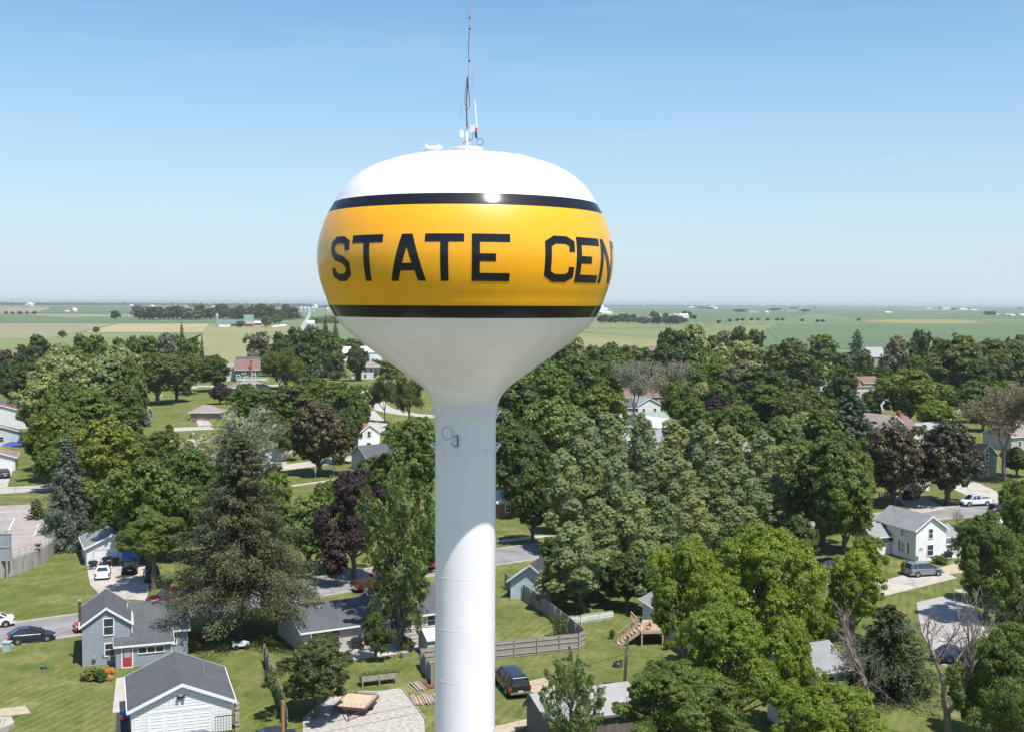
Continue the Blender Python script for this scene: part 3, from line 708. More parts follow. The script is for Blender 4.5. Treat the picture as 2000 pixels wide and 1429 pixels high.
b = MB(); b.tube((W+.12,-.1,2.9),(W+.12,-.1,5.1),.06); b.box(W+.02,W+.28,-.2,-.02,3.9,4.3); b.build('vent_flue', WHITE, r)
b = MB(); b.tube((-.2,1.9,3.6),(-.2,1.9,5.9),.13); b.build('stove_pipe', M('rusty_pipe', (0.1,.05,.035), .7), r); b = MB(); b.lathe([(0,5.85),(.19,5.9),(.19,6.05),(0,6.15)], 10, -.2, 1.9); b.build('pipe_cap', GALV, r)
b = MB(); b.box(W*.68, W*.68+5.2, -1.68, -1.6, 2.02, 2.1); b.tube((W*.68+5.1,-1.6,2.1),(W*.68+5.1,-1.52,.1),.045); b.build('gutter', WHITE, r)
b = MB(); b.box(.9,1.25,-.25,-.03,.7,.95); b.tube((1.9,-.08,.9),(1.9,-.08,1.2),.07); b.box(2.3,2.6,-.3,-.03,.5,.9); b.build('utility_meter', GALV, r)
b = MB(); b.box(3.2,4.05,-.85,-.1,.0,.8); b.build('cooling_unit', BLACKM, r)
# B: white garage, bottom left
r, W = house_root('white_garage', (257, 1448), (453, 1425), 'white sided garage with a charcoal gable roof at the bottom left', 'garage')
vol(r, 0, 0, W, 8.6, 2.5, 1.7, 'y', S_WHITE, R_DK, .3, th=.2)
garage_door(r, 'F', W*.17, 4.9, 2.12)
b = MB(); b.box(W*.46, W*.5, -.12, -.02, 3.05, 3.3); b.box(W*.46-.12, W*.46+.1, -.3, -.1, 3.2, 3.35); b.box(W*.5, W*.5+.22, -.3, -.1, 3.2, 3.35); b.build('flood_light', BLACKM, r)
b = MB(); b.tube((W*.78,4.4,3.0),(W*.76,4.4,4.5),.04); b.box(W*.78-.25,W*.78+.25,4.2,4.6,3.28,3.36); b.build('roof_antenna', GALV, r)
b = MB()
for i in range(8): b.box(W*.82+i*.22, W*.82+i*.22+.035, -.75, -.71, 0.05, 1.55)
b.box(W*.82, W*.82+1.6, -.75, -.7, 1.5, 1.56); b.box(W*.82, W*.82+1.6, -.75, -.7, .1, .16)
g_ = b.build('metal_gate', BLACKM); g_.location = r.location; g_.rotation_euler = r.rotation_euler; tag(g_, 'black metal gate panel at the right corner of the white garage', 'gate')
b = MB(); rnd = random.Random(3)
for i in range(13): 
    q = .30 + rnd.random()*.1; b.box(W+.42-q/2, W+.42+q/2, .1+rnd.random()*.1-q/2, .15+q/2, i*.17, i*.17+.15)
g_ = b.build('stone_stack', M('stacked_stone', (0.38,0.33,0.27), .9, var=.3, scale=4)); g_.location = r.location; g_.rotation_euler = r.rotation_euler; tag(g_, 'rough stacked stone pillar against the right side of the white garage', 'stone pillar')
# C: small white garage behind
r, W = house_root('white_garage', (169, 1104), (262, 1096), 'small white garage with a grey-green roof beside the parked cars', 'garage')
vol(r, 0, 0, 6.6, 8.0, 2.35, 1.5, 'y', S_WHITE, R_GG, .3); garage_door(r, 'F', 1.0, 2.9, 1.95, fm=M('grey_trim', (.45,.46,.47), .5), rows=4, cols=4)
vol(r, 4.5, -.75, 2.2, .7, 1.75, .2, 'shed', M('blue_tarp', (0.01, 0.17, 0.62), .35, var=.25, scale=3), M('blue_tarp_roof', (0.02, 0.2, 0.66), .35, var=.2, scale=2), .1, fascia=None)
# D: tan ranch house in the centre left
r, W = house_root('tan_house', (591, 1279), (748, 1256), 'long tan ranch house with a dark shingled roof and brown garage opening')
vol(r, 0, 0, W, 8.2, 2.35, 1.55, 'x', S_TAN, R_DK, .35)
opening(r, 'F', 1.0, 0, 2.7, 1.95, 'garage_door', BROWN, BROWN, cross=False, sub='door_panel')
vol(r, W+.4, .9, 9.5, 8.0, 2.3, 2.0, 'x', S_TAN, R_DK, .35)
opening(r, 'F', W+1.2, 1.0, 2.4, .95, y0=.9, cross=False, mull=1); opening(r, 'F', W+5.4, .9, 1.4, 1.1, y0=.9)
chimney(r, W+3.3, 5.4, 3.6, 5.3, .9, M('tan_brick', (.33,.2,.13), .9, var=.2, scale=5))
b = MB(); b.box(2.6, 3.2, 3.2, 3.5, 3.72, 3.86); b.box(2.7,2.8,2.9,3.0,3.4,3.8); b.build('roof_vent', GALV, r)
b = MB(); b.tube((.8,-.36,2.2),(.8,-.3,.2),.05); b.tube((W-.2,-.36,2.2),(W-.2,-.3,.2),.05); b.build('downspout', WHITE, r)
d_ = empty('wooden_deck', (0,0,0), 0, 'low pinkish wooden steps along the back of the tan ranch house', 'deck'); d_.location = r.matrix_basis @ Vector((W+.8,-1.6,0)); d_.rotation_euler = r.rotation_euler
for i in range(3):
    b = MB(); b.box(0, 7.2, .7*i, .7*i+.68, 0, .2*(i+1)); b.build('step', WOODG, d_)
# D2: low white shed beside the tower
r, W = house_root('garden_shed', (835, 1283), (880, 1277), 'small pale garden shed with a white roof just left of the tower column', 'shed')
vol(r, 0, 0, 2.6, 2.6, 1.7, .7, 'x', S_TAN, R_WM, .1)
# H: shed with pale roof, bottom centre
r, W = house_root('old_shed', (1072, 1468), (1258, 1440), 'old dark board shed with a pale shingled roof at the bottom centre', 'shed')
vol(r, 0, 0, W, 4.6, 2.3, 1.1, 'x', WOODB, R_LT, .25, back=.75, fascia=WOODB)
for u in (W*.42, W*.58):
    b = MB(); b.box(u, u+1.2, -.05, -.01, .1, 2.0); b.bar((u+.1,-.06,.3),(u+1.1,-.06,1.8),.12,.04); b.build('door', WOODB, r)
# J: white house behind the bright maples
r, W = house_root('white_house', (1362, 1292), (1520, 1278), 'white sided house with grey roof mostly hidden behind the bright maple')
vol(r, 0, 0, 3.4, 14, 2.7, .8, 'shed' if False else 'y', S_WHITE, R_GR, .3); vol(r, 3.3, 1.5, 4.6, 10, 5.2, 1.9, 'y', S_WHITE, R_GR, .35)
opening(r, 'F', 5.0, 1.0, 1.3, 1.5, y0=1.5); opening(r, 'F', 5.1, 3.7, 1.0, 1.3, y0=1.5); opening(r, 'L', 3, 1.1, .6, .6, x0=0); opening(r, 'L', 9, 1.2, .9, .9, x0=0)
vol(r, 7.95, 2.5, 5, 7, 2.7, 1.3, 'x', S_WHITE, R_GR, .3)
# J2
r, W = house_root('white_garage', (1545, 1368), (1652, 1352), 'white garage with a hipped grey roof behind the bright maple at the lower right', 'garage')
vol(r, 0, 0, W, 6.2, 2.3, 1.5, 'x', S_BLUE, R_GR, .35); opening(r, 'F', W*.6, .9, 1.0, .8)
r, W = house_root('garden_shed', (1530, 1425), (1610, 1418), 'white shed glimpsed at the foot of the bright maple', 'shed')
vol(r, 0, 0, W, 3, 2.0, .8, 'x', S_WHITE, R_GR, .2)
# K: white two storey house, right
r, W = house_root('white_house', (1788, 1096), (1847, 1091), 'white clapboard two-storey house with a grey gable roof on the right')
vol(r, 0, 0, W, 8.6, 4.3, 1.75, 'y', S_WHT2, R_GR, .28)
opening(r, 'F', W*.42, 3.1, .62, 1.25); opening(r, 'F', W*.38, .7, .95, 1.45)
opening(r, 'L', 2.6, 3.1, .55, .75, x0=0); opening(r, 'L', 6.2, 3.1, .55, .75, x0=0); opening(r, 'L', 2.3, .8, .7, 1.35, x0=0); opening(r, 'L', 1.4, .8, .28, 1.4, 'shutter', M('grey_shutter', (.13,.17,.19), .6), M('grey_shutter', (.13,.17,.19), .6), x0=0, cross=False, sub='slats', fr=.02); opening(r, 'L', 3.3, .8, .28, 1.4, 'shutter', M('grey_shutter', (.13,.17,.19), .6), M('grey_shutter', (.13,.17,.19), .6), x0=0, cross=False, sub='slats', fr=.02)
vol(r, -3.2, 5.2, 3.1, 4.0, 2.6, 1.3, 'x', S_WHT2, R_GR, .25); vol(r, -1.4, 4.9, 1.35, 1.4, 2.1, .6, 'shed', BROWN, R_BK, .15, z0=1.9, fascia=None)
vol(r, W+.03, 1.6, 3.6, 5.6, 2.7, 1.1, 'x', S_WHT2, R_GR, .25); vol(r, W+.03, .2, 2.8, 1.35, 2.05, .45, 'shed', S_WHT2, R_DK, .15)
opening(r, 'F', W+.35, 1.0, 2.0, .85, y0=.2, mull=3, fr=.07)
b = MB(); b.lathe([(0,0),(.2,.02),(.38,.09)], 16); b.v = [(v[0]+.35, -v[2]-.45, v[1]+1.6) for v in b.v]; b.path([(.35,-.02,1.2),(.35,-.45,1.6)], .03)
dish = b.build('satellite_dish', M('dish_grey', (.5,.5,.5), .5), r)
# M: grey-green house far right
r, W = house_root('green_grey_house', (1911, 934), (1946, 930.5), 'narrow grey-green house with a rust brown roof at the right edge')
vol(r, 0, 0, W, 7, 4.5, 2.2, 'y', S_GG, R_OR, .3); opening(r, 'F', W*.36, 3.6, .9, 1.4); opening(r, 'F', W*.34, 1.0, .9, 1.5); vol(r, -4.5, 2.5, 4.47, 4.4, 4.0, 1.9, 'x', S_GG, R_OR, .3)
b = MB(); b.box(.1, W-.1, -.06, -.01, 0, .45); b.build('foundation', M('brick_base', (.3,.15,.1), .9), r)
# N: dark green house
r, W = house_root('dark_green_house', (459, 745), (507, 744.5), 'dark green house with a red-brown roof and white back deck')
vol(r, 0, 0, W, 9, 5.3, 4.0, 'x', S_GRN, R_RB, .4); vol(r, .5, 9.1, W-1, 7, 6.2, 4.0, 'x', S_GRN, R_DK, .4)
for u in (.8, 4.1, 7.6): opening(r, 'F', u, .9 if u != 4.1 else .2, 1.2 if u != 4.1 else 2.2, 1.9, fr=.22)
for u in (3.2, 7.6): opening(r, 'F', u, 3.6, 1.1, 1.5, fr=.2)
chimney(r, W*.66, -.5, 0, 9.2, .9); vol(r, -6, 6, 5.8, 8, 5.2, 2.2, 'x', S_WHITE, R_GR, .3)
b = MB(); b.box(1, W+3, -4.2, -1.2, .9, 1.1)
for i in range(26): b.box(1+i*.53, 1.12+i*.53, -4.25, -4.15, 0, 2.0)
b.box(1, W+3, -4.26, -4.14, 1.95, 2.1)
dk = b.build('white_deck', WHITE); dk.location = r.location; dk.rotation_euler = r.rotation_euler; tag(dk, 'long white railed deck behind the dark green house', 'deck')
# O: low tan house with hip roof
r, W = house_root('low_tan_house', (372, 820), (427, 820), 'low tan garage with a taupe hipped roof on the open lawn', 'garage')
vol(r, 0, 0, W, 6, 2.3, 2.0, 'hip', M('tan_stucco', (.30,.25,.22), .8), R_TP, .6)
opening(r, 'F', W*.2, 0, 3.2, 1.9, 'garage_door', M('taupe_trim', (.28,.23,.2), .7), M('taupe_door', (.27,.22,.19), .7), cross=False, sub='door_panel')
# P: square white house with chimney
r, W = house_root('square_white_house', (706, 740), (740, 740), 'square white two-storey house with a pyramid roof and chimney')
vol(r, 0, 0, W, 7.5, 5.6, 2.6, 'hip', S_WHITE, R_TP, .9); chimney(r, W/2, 4, 7.4, 9.2, .8, WHITE)
for u in (1.4, 3.9, 6.0): opening(r, 'F', u, 3.4, .9, 1.3, fr=.05)
opening(r, 'F', 1.2, .7, 1.1, 1.5, fr=.05); opening(r, 'F', 5.4, .7, 1.1, 1.5, fr=.05)
vol(r, W+.05, 1, 8, 6, 2.6, 2.2, 'x', S_BLUE, R_DK, .4); vol(r, -4.6, 1, 4.5, 6, 2.6, 1.8, 'x', S_BLUE, R_RB, .3)
# Q: white house with orange roof
r, W = house_root('white_house', (700, 881), (742, 878), 'white gabled house with an orange-brown roof left of the tower')
vol(r, 0, 0, W, 7.5, 4.2, 2.0, 'y', S_WHT2, R_OR, .3); opening(r, 'F', W*.42, 3.2, .8, 1.4); opening(r, 'F', W*.38, .7, 1.1, 1.2)
for u in (.3, .6): 
    b = MB(); b.box(W*u, W*u+.28, -.05, -.01, 3.1, 4.7); b.build('shutter', M('beige_shutter', (.5,.47,.42), .6), r)
vol(r, -3.8, 1.5, 3.77, 4, 2.5, 1.2, 'x', S_WHT2, R_OR, .25); opening(r, 'F', -3, .9, 2, 1.0, y0=1.5, mull=2)
chimney(r, W*.35, 4.5, 5, 6.9, .4, WHITE)
# R
r, W = house_root('white_house', (716, 921), (780, 915), 'white house with a charcoal roof and glazed porch near the tower')
vol(r, 0, 0, W, 6.5, 2.9, 2.1, 'x', S_BLUE, R_DK, .3); vol(r, W*.62, -1.5, 4.2, 8, 2.9, 1.9, 'y', S_WHITE, R_DK, .3); vol(r, .9, -2.2, 3.6, 2.15, 2.0, .5, 'shed', WHITE, R_DK, .15)
opening(r, 'F', 2.1, .5, 2.2, 1.2, y0=-2.2, pm=M('porch_interior', (.3,.2,.13), .7), mull=2); opening(r, 'F', 1.1, .1, .7, 1.7, 'door', y0=-2.2, cross=False, sub='door_panel'); 
for u in (1.0, 3.0): vent_pipe(r, u, 2.9, 4.9)
# X: barn like garage right of column
r, W = house_root('dark_roofed_garage', (1040, 1166), (1063, 1128), 'white garage with a black roof in the shade right of the column', 'garage')
r.rotation_euler = (0, 0, 0); r.location = pix(997, 1168)
r.rotation_euler = (0, 0, R(-18))
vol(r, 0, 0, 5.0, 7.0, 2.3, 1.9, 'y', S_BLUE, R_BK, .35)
sd = empty('satellite_dish', r.matrix_basis @ Vector((4.0, 2.2, 3.4)), 0, 'round grey mesh satellite dish beside the black garage roof', 'satellite dish')
b = MB(); b.lathe([(0,0),(.4,.05),(.8,.2)], 20); b.v = [(v[0], -v[2], v[1]) for v in b.v]; b.build('dish', GALV, sd); b = MB(); b.tube((0,.1,0),(0,.3,-3.2),.05); b.build('post', GALV, sd)

# generic far houses: P1, P2, depth, eave, rise, ridge, wall, roof, label
def simple(P1, P2, d_, e, rise, ridge, wm, rm, label, cat='house', wins=2, name='far_house', ov=.35, extra=None, group=None):
    r, W = house_root(name, P1, P2, label, cat, group); vol(r, 0, 0, W, d_, e, rise, ridge, wm, rm, ov)
    for i in range(wins):
        u = W*(i+.5)/wins - .5; opening(r, 'F', u, min(e-1.7, 1.0), 1.0, 1.2, fr=.12)
        if e > 4.5: opening(r, 'F', u, e-2.0, 1.0, 1.3, fr=.12)
    if extra: extra(r, W)
    return r
simple((-60, 812), (66, 808), 7, 2.6, 1.6, 'x', S_BLUE, R_DK, 'long low house with a dark grey roof at the left edge', wins=5)
simple((-45, 838), (53, 836), 10, 4.4, 2.0, 'y', S_WHITE, R_RED, 'white building with a dull red roof at the left edge', 'outbuilding', 0)
simple((-40, 873), (45, 868), 8, 3.0, 1.7, 'y', S_BLUE, R_BR, 'house with a pinkish brown roof behind the blue parasol', wins=1)
def gd(r, W): garage_door(r, 'F', W*.45, 4.6, 2.2)
simple((-70, 922), (30, 918), 8, 2.7, 1.6, 'y', S_WHITE, R_BR, 'house with a brown roof and white garage door at the left edge', wins=0, extra=gd)
simple((82, 722), (102, 722), 9, 5, 3.5, 'y', S_WHITE, R_GR, 'white house with a grey roof peeping through the left trees', wins=1)
simple((238, 905), (258, 905), 8, 3, 2, 'x', S_WHITE, R_TP, 'white house behind the yellow-green tree', wins=1)
simple((250, 832), (282, 832), 8, 3.0, 2, 'x', S_TAN, R_TP, 'small taupe roofed house between the left trees', wins=1)
simple((248, 750), (300, 750), 8, 3.4, 2.2, 'x', S_WHITE, R_TP, 'pale house showing under the leftmost olive tree', wins=3)
simple((352, 758), (384, 758), 4, 2.2, .8, 'x', WHITE, R_WM, 'small white outbuilding beside the dark round tree', 'outbuilding', 0)
simple((455, 772), (530, 770), 10, 2.8, 2.2, 'hip', M('taupe_stucco', (.22,.18,.16), .8), R_TP, 'low house with a broad taupe hipped roof below the dark green house', wins=2)
simple((545, 738), (580, 738), 9, 3.2, 2.2, 'x', S_WHITE, R_GR, 'white house with a grey roof behind the sparse brown tree', wins=2)
simple((655, 706), (745, 704), 26, 5, 3.0, 'x', S_WHITE, R_WM, 'large pale metal building glowing behind the square white house', 'barn', 0)
simple((742, 782), (802, 780), 9, 4.6, 2.2, 'x', S_WHITE, R_GR, 'white house seen through the sparse tree left of the tank', wins=3)
simple((320, 905), (400, 900), 8, 3.0, 1.4, 'x', S_WHITE, R_LT, 'long white building behind the silver poplar', wins=3)
simple((520, 900), (556, 897), 9, 3.0, 1.6, 'x', S_WHITE, R_BK, 'dark garage with a white van beside it', 'garage', 0)
simple((318, 1052), (350, 1047), 8, 5.0, 2.0, 'x', S_BLUE, R_GR, 'pale blue house hidden behind the big spruce', wins=1)
simple((1192, 815), (1246, 813), 9, 2.9, 2.6, 'x', S_DK, R_DK, 'dark slate house with a charcoal roof under the silvery tree', wins=3)
simple((1246, 812), (1290, 810), 9, 3.4, 2.0, 'y', S_WHITE, R_GR, 'white gabled house beside the dark slate house', wins=2)
simple((1186, 792), (1295, 790), 10, 3.0, 2.6, 'x', S_TAN, R_RB, 'long house with a red-brown roof behind the silvery trees', wins=4)
simple((1205, 838), (1245, 836), 9, 2.6, 2.0, 'x', S_WHITE, R_LT, 'white house with a pale grey roof above the plume trees', wins=0)
simple((1214, 878), (1243, 876), 13, 4.2, 1.6, 'y', S_WHITE, R_GM, 'white building with a pale green metal roof', wins=1)
simple((1262, 845), (1312, 842), 10, 3.0, 2.0, 'x', S_WHITE, R_GM, 'white building with a darker green metal roof among the plume trees', wins=2)
simple((1290, 865), (1314, 863), 8, 4.0, 2.0, 'y', S_WHITE, R_WM, 'white gable poking through the plume trees', wins=1)
simple((972, 1012), (1012, 1007), 7, 2.6, 1.2, 'x', M('brick_wall', (.3,.12,.09), .9), R_WM, 'brick house with a white roof just right of the column', wins=1)
simple((1280, 890), (1330, 888), 9, 3.5, 2, 'x', S_WHITE, R_GR, 'white house deep among the plume trees', wins=2)
simple((1400, 925), (1470, 920), 9, 4.5, 2, 'x', S_BLUE, R_GR, 'pale blue house glimpsed through the plume trees', wins=3)
simple((1318, 940), (1390, 936), 9, 4.0, 2, 'x', S_WHITE, R_GR, 'white house glimpsed low among the plume trees', wins=3)
simple((1455, 826), (1480, 826), 9, 4.5, 2.2, 'y', S_WHITE, R_TP, 'pale gable peeping out below the dark green trees', wins=1)
simple((1405, 800), (1432, 800), 9, 3.2, 2.4, 'x', S_TAN, R_TP, 'tan house beside the round purple tree', wins=1)
simple((1495, 716), (1512, 716), 9, 4, 2.4, 'x', S_BLUE, R_GR, 'house with a blue-grey roof behind the distant maples', wins=1)
simple((1510, 738), (1542, 738), 9, 3, 2, 'x', S_CREAM, R_TP, 'cream house under the distant maples', wins=2)
simple((1555, 795), (1582, 795), 9, 3.2, 2.4, 'y', S_WHITE, R_TP, 'white gabled house with a taupe roof in the tree gap', wins=1)
simple((1602, 762), (1618, 762), 9, 5, 3.4, 'y', S_BLUE, R_BK, 'narrow blue-grey house with a white gable window', wins=1)
simple((1640, 742), (1668, 742), 9, 4, 2, 'x', S_CREAM, R_LT, 'cream house behind the pale willow', wins=2)
simple((1699, 713), (1730, 713), 14, 5, 5, 'x', M('grey_board', (.3,.28,.28), .9), R_LT, 'big grey roofed barn beyond the dark pine', 'barn', 0)
def dorm(r, W): vol(r, W*.35, -.3, W*.45, 3, 5.4, 1.0, 'x', S_CREAM, R_RB, .3, z0=4.2); opening(r, 'F', W*.48, 4.55, .9, .7, y0=-.3)
simple((1668, 775), (1720, 774), 9, 4.2, 3.2, 'x', S_CREAM, R_RB, 'cream house with a red-brown roof and dormer on the right', wins=3, extra=dorm)
simple((1692, 800), (1728, 799), 7, 3.4, 2.0, 'y', S_WHITE, R_GR, 'small white gabled house in front of the cream dormer house', wins=1)
def chm(r, W): chimney(r, W+1.4, 3.2, 4, 8.0, .9); vol(r, W+.05, .5, 6, 8, 3.4, 3.0, 'x', S_WHITE, R_RB, .3); vol(r, W+6.1, 1.5, 16, 7, 3.0, 1.3, 'x', S_TAN, R_LT, .3)
simple((1728, 872), (1768, 868), 9, 4.6, 2.8, 'y', S_WHITE, R_TP, 'white house with a tall red brick chimney on the right', wins=2, extra=chm)
simple((1862, 806), (1876, 806), 8, 4, 2, 'y', S_CREAM, R_GR, 'cream gable behind the yellow-green trees', wins=1)
simple((1905, 760), (1950, 758), 9, 3.4, 2, 'x', S_WHITE, R_GR, 'white house in the shade behind the right-hand olive trees', wins=3)
simple((1790, 960), (1815, 957), 7, 2.8, 1.6, 'x', S_WHITE, R_GR, 'white shed in shade between the two bronze maples', 'shed', 1)
simple((1270, 692), (1284, 692), 12, 3, 2.5, 'x', M('pink_brick', (.4,.22,.17), .9), R_RB, 'small pinkish brick house at the edge of the fields', wins=1)
simple((1935, 1085), (1995, 1080), 8, 2.8, 1.2, 'x', S_WHITE, R_WM, 'white roofed building behind the right-hand trees', wins=2)
simple((1975, 880), (2040, 876), 9, 3.4, 2.2, 'x', S_TAN, R_TP, 'taupe roofed house behind the bare tree', wins=2)

# farm buildings on the plain
def farm(px, py, wpx, hm, dm, e_frac, wm, rm, label, cat='barn', ridge='x', name='farm_building', group=None):
    P = pix(px - wpx/2, py); Q = pix(px + wpx/2, py); r = empty(name, P, math.atan2((Q-P).y, (Q-P).x), label, cat, group)
    W = (Q-P).length; e = hm*e_frac; vol(r, 0, 0, W, dm, e, hm-e, ridge, wm, rm, .5); return r
R_GF = M('farm_green_roof', (0.085, 0.17, 0.135), .6, .1, .1)
WF = M('farm_white', (.75,.75,.75), .5); RF = M('barn_red', (.33,.04,.03), .8)
farm(438, 639, 22, 10, 14, .5, WF, R_GF, 'green roofed farm shed, leftmost of the red and green farm'); farm(460, 638, 17, 9, 12, .5, RF, R_GF, 'small red farm shed with a green roof in the middle of the farm')
farm(486, 637, 18, 16, 20, .45, RF, R_GF, 'tall red barn with a green roof'); farm(487, 638.5, 14, 8, 8, .55, RF, R_GR, 'low red barn in front of the tall barn')
farm(504, 635.5, 14, 6, 14, .6, RF, R_WM, 'low red shed with a white roof right of the red barn')
b = MB(); b.tube((0,0,0),(0,0,16),2.2,n=16); b.lathe([(2.2,16),(1.4,17.5),(0,18)],16); s_ = b.build('farm_silo', GALV, loc=pix(424,638)); tag(s_, 'tall grey silo at the left end of the red and green farm', 'silo')
farm(131, 609, 9, 13, 30, .5, WF, R_RED, 'tiny distant farmhouse with a red roof'); farm(147, 608.5, 7, 11, 30, .5, WF, R_WM, 'tiny distant white farmhouse beside the red roofed one')
farm(63, 597.5, 8, 22, 60, .5, WF, WF, 'distant white farm shed near the left horizon'); farm(434, 601.5, 12, 15, 40, .5, WF, WF, 'long white farm building among the horizon trees on the left')
for i, (px, py, ww) in enumerate([(345, 600.5, 5), (368, 601, 5), (420, 602.5, 5), (260, 598.6, 5), (300, 599.3, 5), (495, 602, 10), (503, 604.5, 8)]):
    farm(px, py, ww, 12, 40, .5, WF, WF, 'tiny white farm building scattered below the left horizon', group='tiny white farm buildings on the left')
for i, (px, py) in enumerate([(588, 607), (596, 607.5), (603, 608), (612, 607), (640, 609), (646, 607.5)]):
    b = MB(); b.tube((0,0,0),(0,0,14),7,n=14); b.lathe([(7,14),(3,18),(0,19)],14); s_ = b.build('grain_bin', M('bin_steel', (.5,.52,.54), .4, .4), loc=pix(px, py+2)); tag(s_, 'round steel grain bin beside the highway', 'grain bin', 'grain bins beside the highway')
farm(607, 637, 14, 8, 20, .5, WF, R_WM, 'white roofed shed at the edge of town near the highway'); farm(618, 602, 6, 20, 30, .8, WF, WF, 'tiny white building on the horizon beside the tank')
for (px, py) in [(534, 640), (541, 639)]:
    b = MB(); b.lathe([(0,-.2),(1.2,.2),(1.6,1.4),(1.2,2.6),(0,3)], 10); b = MB(); b.extr([(-2,0),(2,0),(2,1.6),(1,2.6),(-1,2.6),(-2,1.6)], 0, 60); s_ = b.build('silage_bag', WF, loc=pix(px, py)); tag(s_, 'long white silage bag lying in the field', 'silage bag', 'pair of silage bags')
for i, (px, py, ww, hh) in enumerate([(1172, 606, 14, 22), (1182, 607.5, 12, 14), (1165, 612, 18, 9), (1186, 613.5, 20, 8), (1176, 609, 7, 30)]):
    farm(px, py, ww, hh, 30, .7, WF, WF, 'pale elevator building in the white cluster right of the tank', 'grain elevator', name='elevator_building', group='white elevator cluster')
for i, (px, py, ww) in enumerate([(1290, 621, 7), (1310, 622, 10), (1330, 622.5, 8), (1322, 619.5, 9)]):
    farm(px, py, ww, 9, 20, .5, WF, R_LT, 'white building of the farm with three white bins', group='white farm right of the tank')
for i, (px, py) in enumerate([(1329, 622), (1335, 622), (1341, 621.5)]):
    b = MB(); b.tube((0,0,0),(0,0,8),5,n=14); b.lathe([(5,8),(2.5,11),(0,12)],14); s_ = b.build('grain_bin', WF, loc=pix(px, py)); tag(s_, 'domed white grain bin on the farm right of the tank', 'grain bin', 'white bins right of the tank')
for (px, py, ww, lab) in [(1352, 601, 8, 'tiny white barn, leftmost on the right horizon'), (1391, 600, 12, 'long white roof on the right horizon'), (1399, 603.5, 7, 'tiny white shed below the horizon trees'), (1472, 610.5, 16, 'tan roofed farm among the green fields'), (1500, 611, 6, 'tiny white house alone in the green fields'),
     (1523, 606.5, 12, 'white farm shed behind a clump of trees'), (1546, 608, 20, 'long green roofed farm shed in the fields'), (1737, 611.5, 12, 'lone white barn in the green fields'), (1816, 603.5, 8, 'white shed left of the horizon trees'), (1849, 603.5, 16, 'long white barn before the horizon trees'), (1884, 605.5, 14, 'white barn between two clumps of trees'), (1905, 606.5, 14, 'white roofed shed right of the horizon trees'),
     (1945, 615.5, 12, 'pale shed beside dark bushes at the right'), (1972, 617, 8, 'small white house at the far right'), (1980, 617.5, 8, 'small white shed at the far right'), (1999, 617, 8, 'white farm building cut by the right edge')]:
    farm(px, py, ww, 6 if py > 606 else 9, 25, .5, WF, R_GF if 'green roofed' in lab else (R_TP if 'tan' in lab else WF), lab)
# ---------------------------------------------------------------- vehicles
KINDS = {
 'sedan': dict(L=4.75, W=1.82, sec=[(0,.78,.38,.80),(.02,.9,.26,.96),(.10,.98,.2,1.0),(.25,1,.18,.98),(.68,1,.18,.94),(.85,.98,.2,.82),(.96,.9,.24,.70),(1,.74,.34,.56)], cb=(.13,.72), ct=(.29,.53), zr=1.42, wx=(.19,.81), wr=.33),
 'hatchback': dict(L=4.5, W=1.76, sec=[(0,.8,.38,.85),(.02,.92,.26,1.06),(.10,.98,.2,1.08),(.25,1,.18,1.02),(.68,1,.18,.95),(.85,.98,.2,.80),(.96,.88,.24,.66),(1,.7,.34,.52)], cb=(.02,.78), ct=(.22,.50), zr=1.50, wx=(.19,.81), wr=.32),
 'suv': dict(L=4.75, W=1.9, sec=[(0,.84,.42,.95),(.02,.95,.3,1.1),(.10,1,.24,1.12),(.3,1,.22,1.1),(.7,1,.22,1.06),(.86,.98,.24,.98),(.97,.92,.3,.86),(1,.8,.4,.7)], cb=(.01,.74), ct=(.07,.58), zr=1.74, wx=(.19,.81), wr=.37),
 'minivan': dict(L=5.0, W=1.95, sec=[(0,.86,.36,.95),(.02,.95,.26,1.08),(.10,1,.2,1.1),(.3,1,.2,1.08),(.7,1,.2,1.03),(.86,.98,.22,.92),(.97,.9,.28,.76),(1,.78,.36,.6)], cb=(.01,.82), ct=(.06,.60), zr=1.74, wx=(.19,.81), wr=.35),
 'pickup': dict(L=5.9, W=2.02, sec=[(0,.92,.5,1.1),(.01,.97,.42,1.2),(.10,1,.38,1.2),(.36,1,.36,1.2),(.7,1,.36,1.18),(.86,.99,.36,1.14),(.97,.95,.4,1.05),(1,.88,.5,.9)], cb=(.37,.78), ct=(.40,.66), zr=1.88, wx=(.20,.82), wr=.42, bed=True),
 'topper': dict(L=5.9, W=2.02, sec=[(0,.92,.5,1.1),(.01,.97,.42,1.2),(.10,1,.38,1.2),(.36,1,.36,1.2),(.7,1,.36,1.18),(.86,.99,.36,1.14),(.97,.95,.4,1.05),(1,.88,.5,.9)], cb=(.005,.78), ct=(.04,.66), zr=1.9, wx=(.20,.82), wr=.42),
}
TAIL = paint('tail_lamp', (0.45, 0.01, 0.01), .2); HEADL = paint('head_lamp', (0.65, 0.66, 0.68), .1); PLATE = M('plate_white', (.6,.6,.62), .5); RIM = M('alloy_rim', (.42,.42,.44), .3, .7)
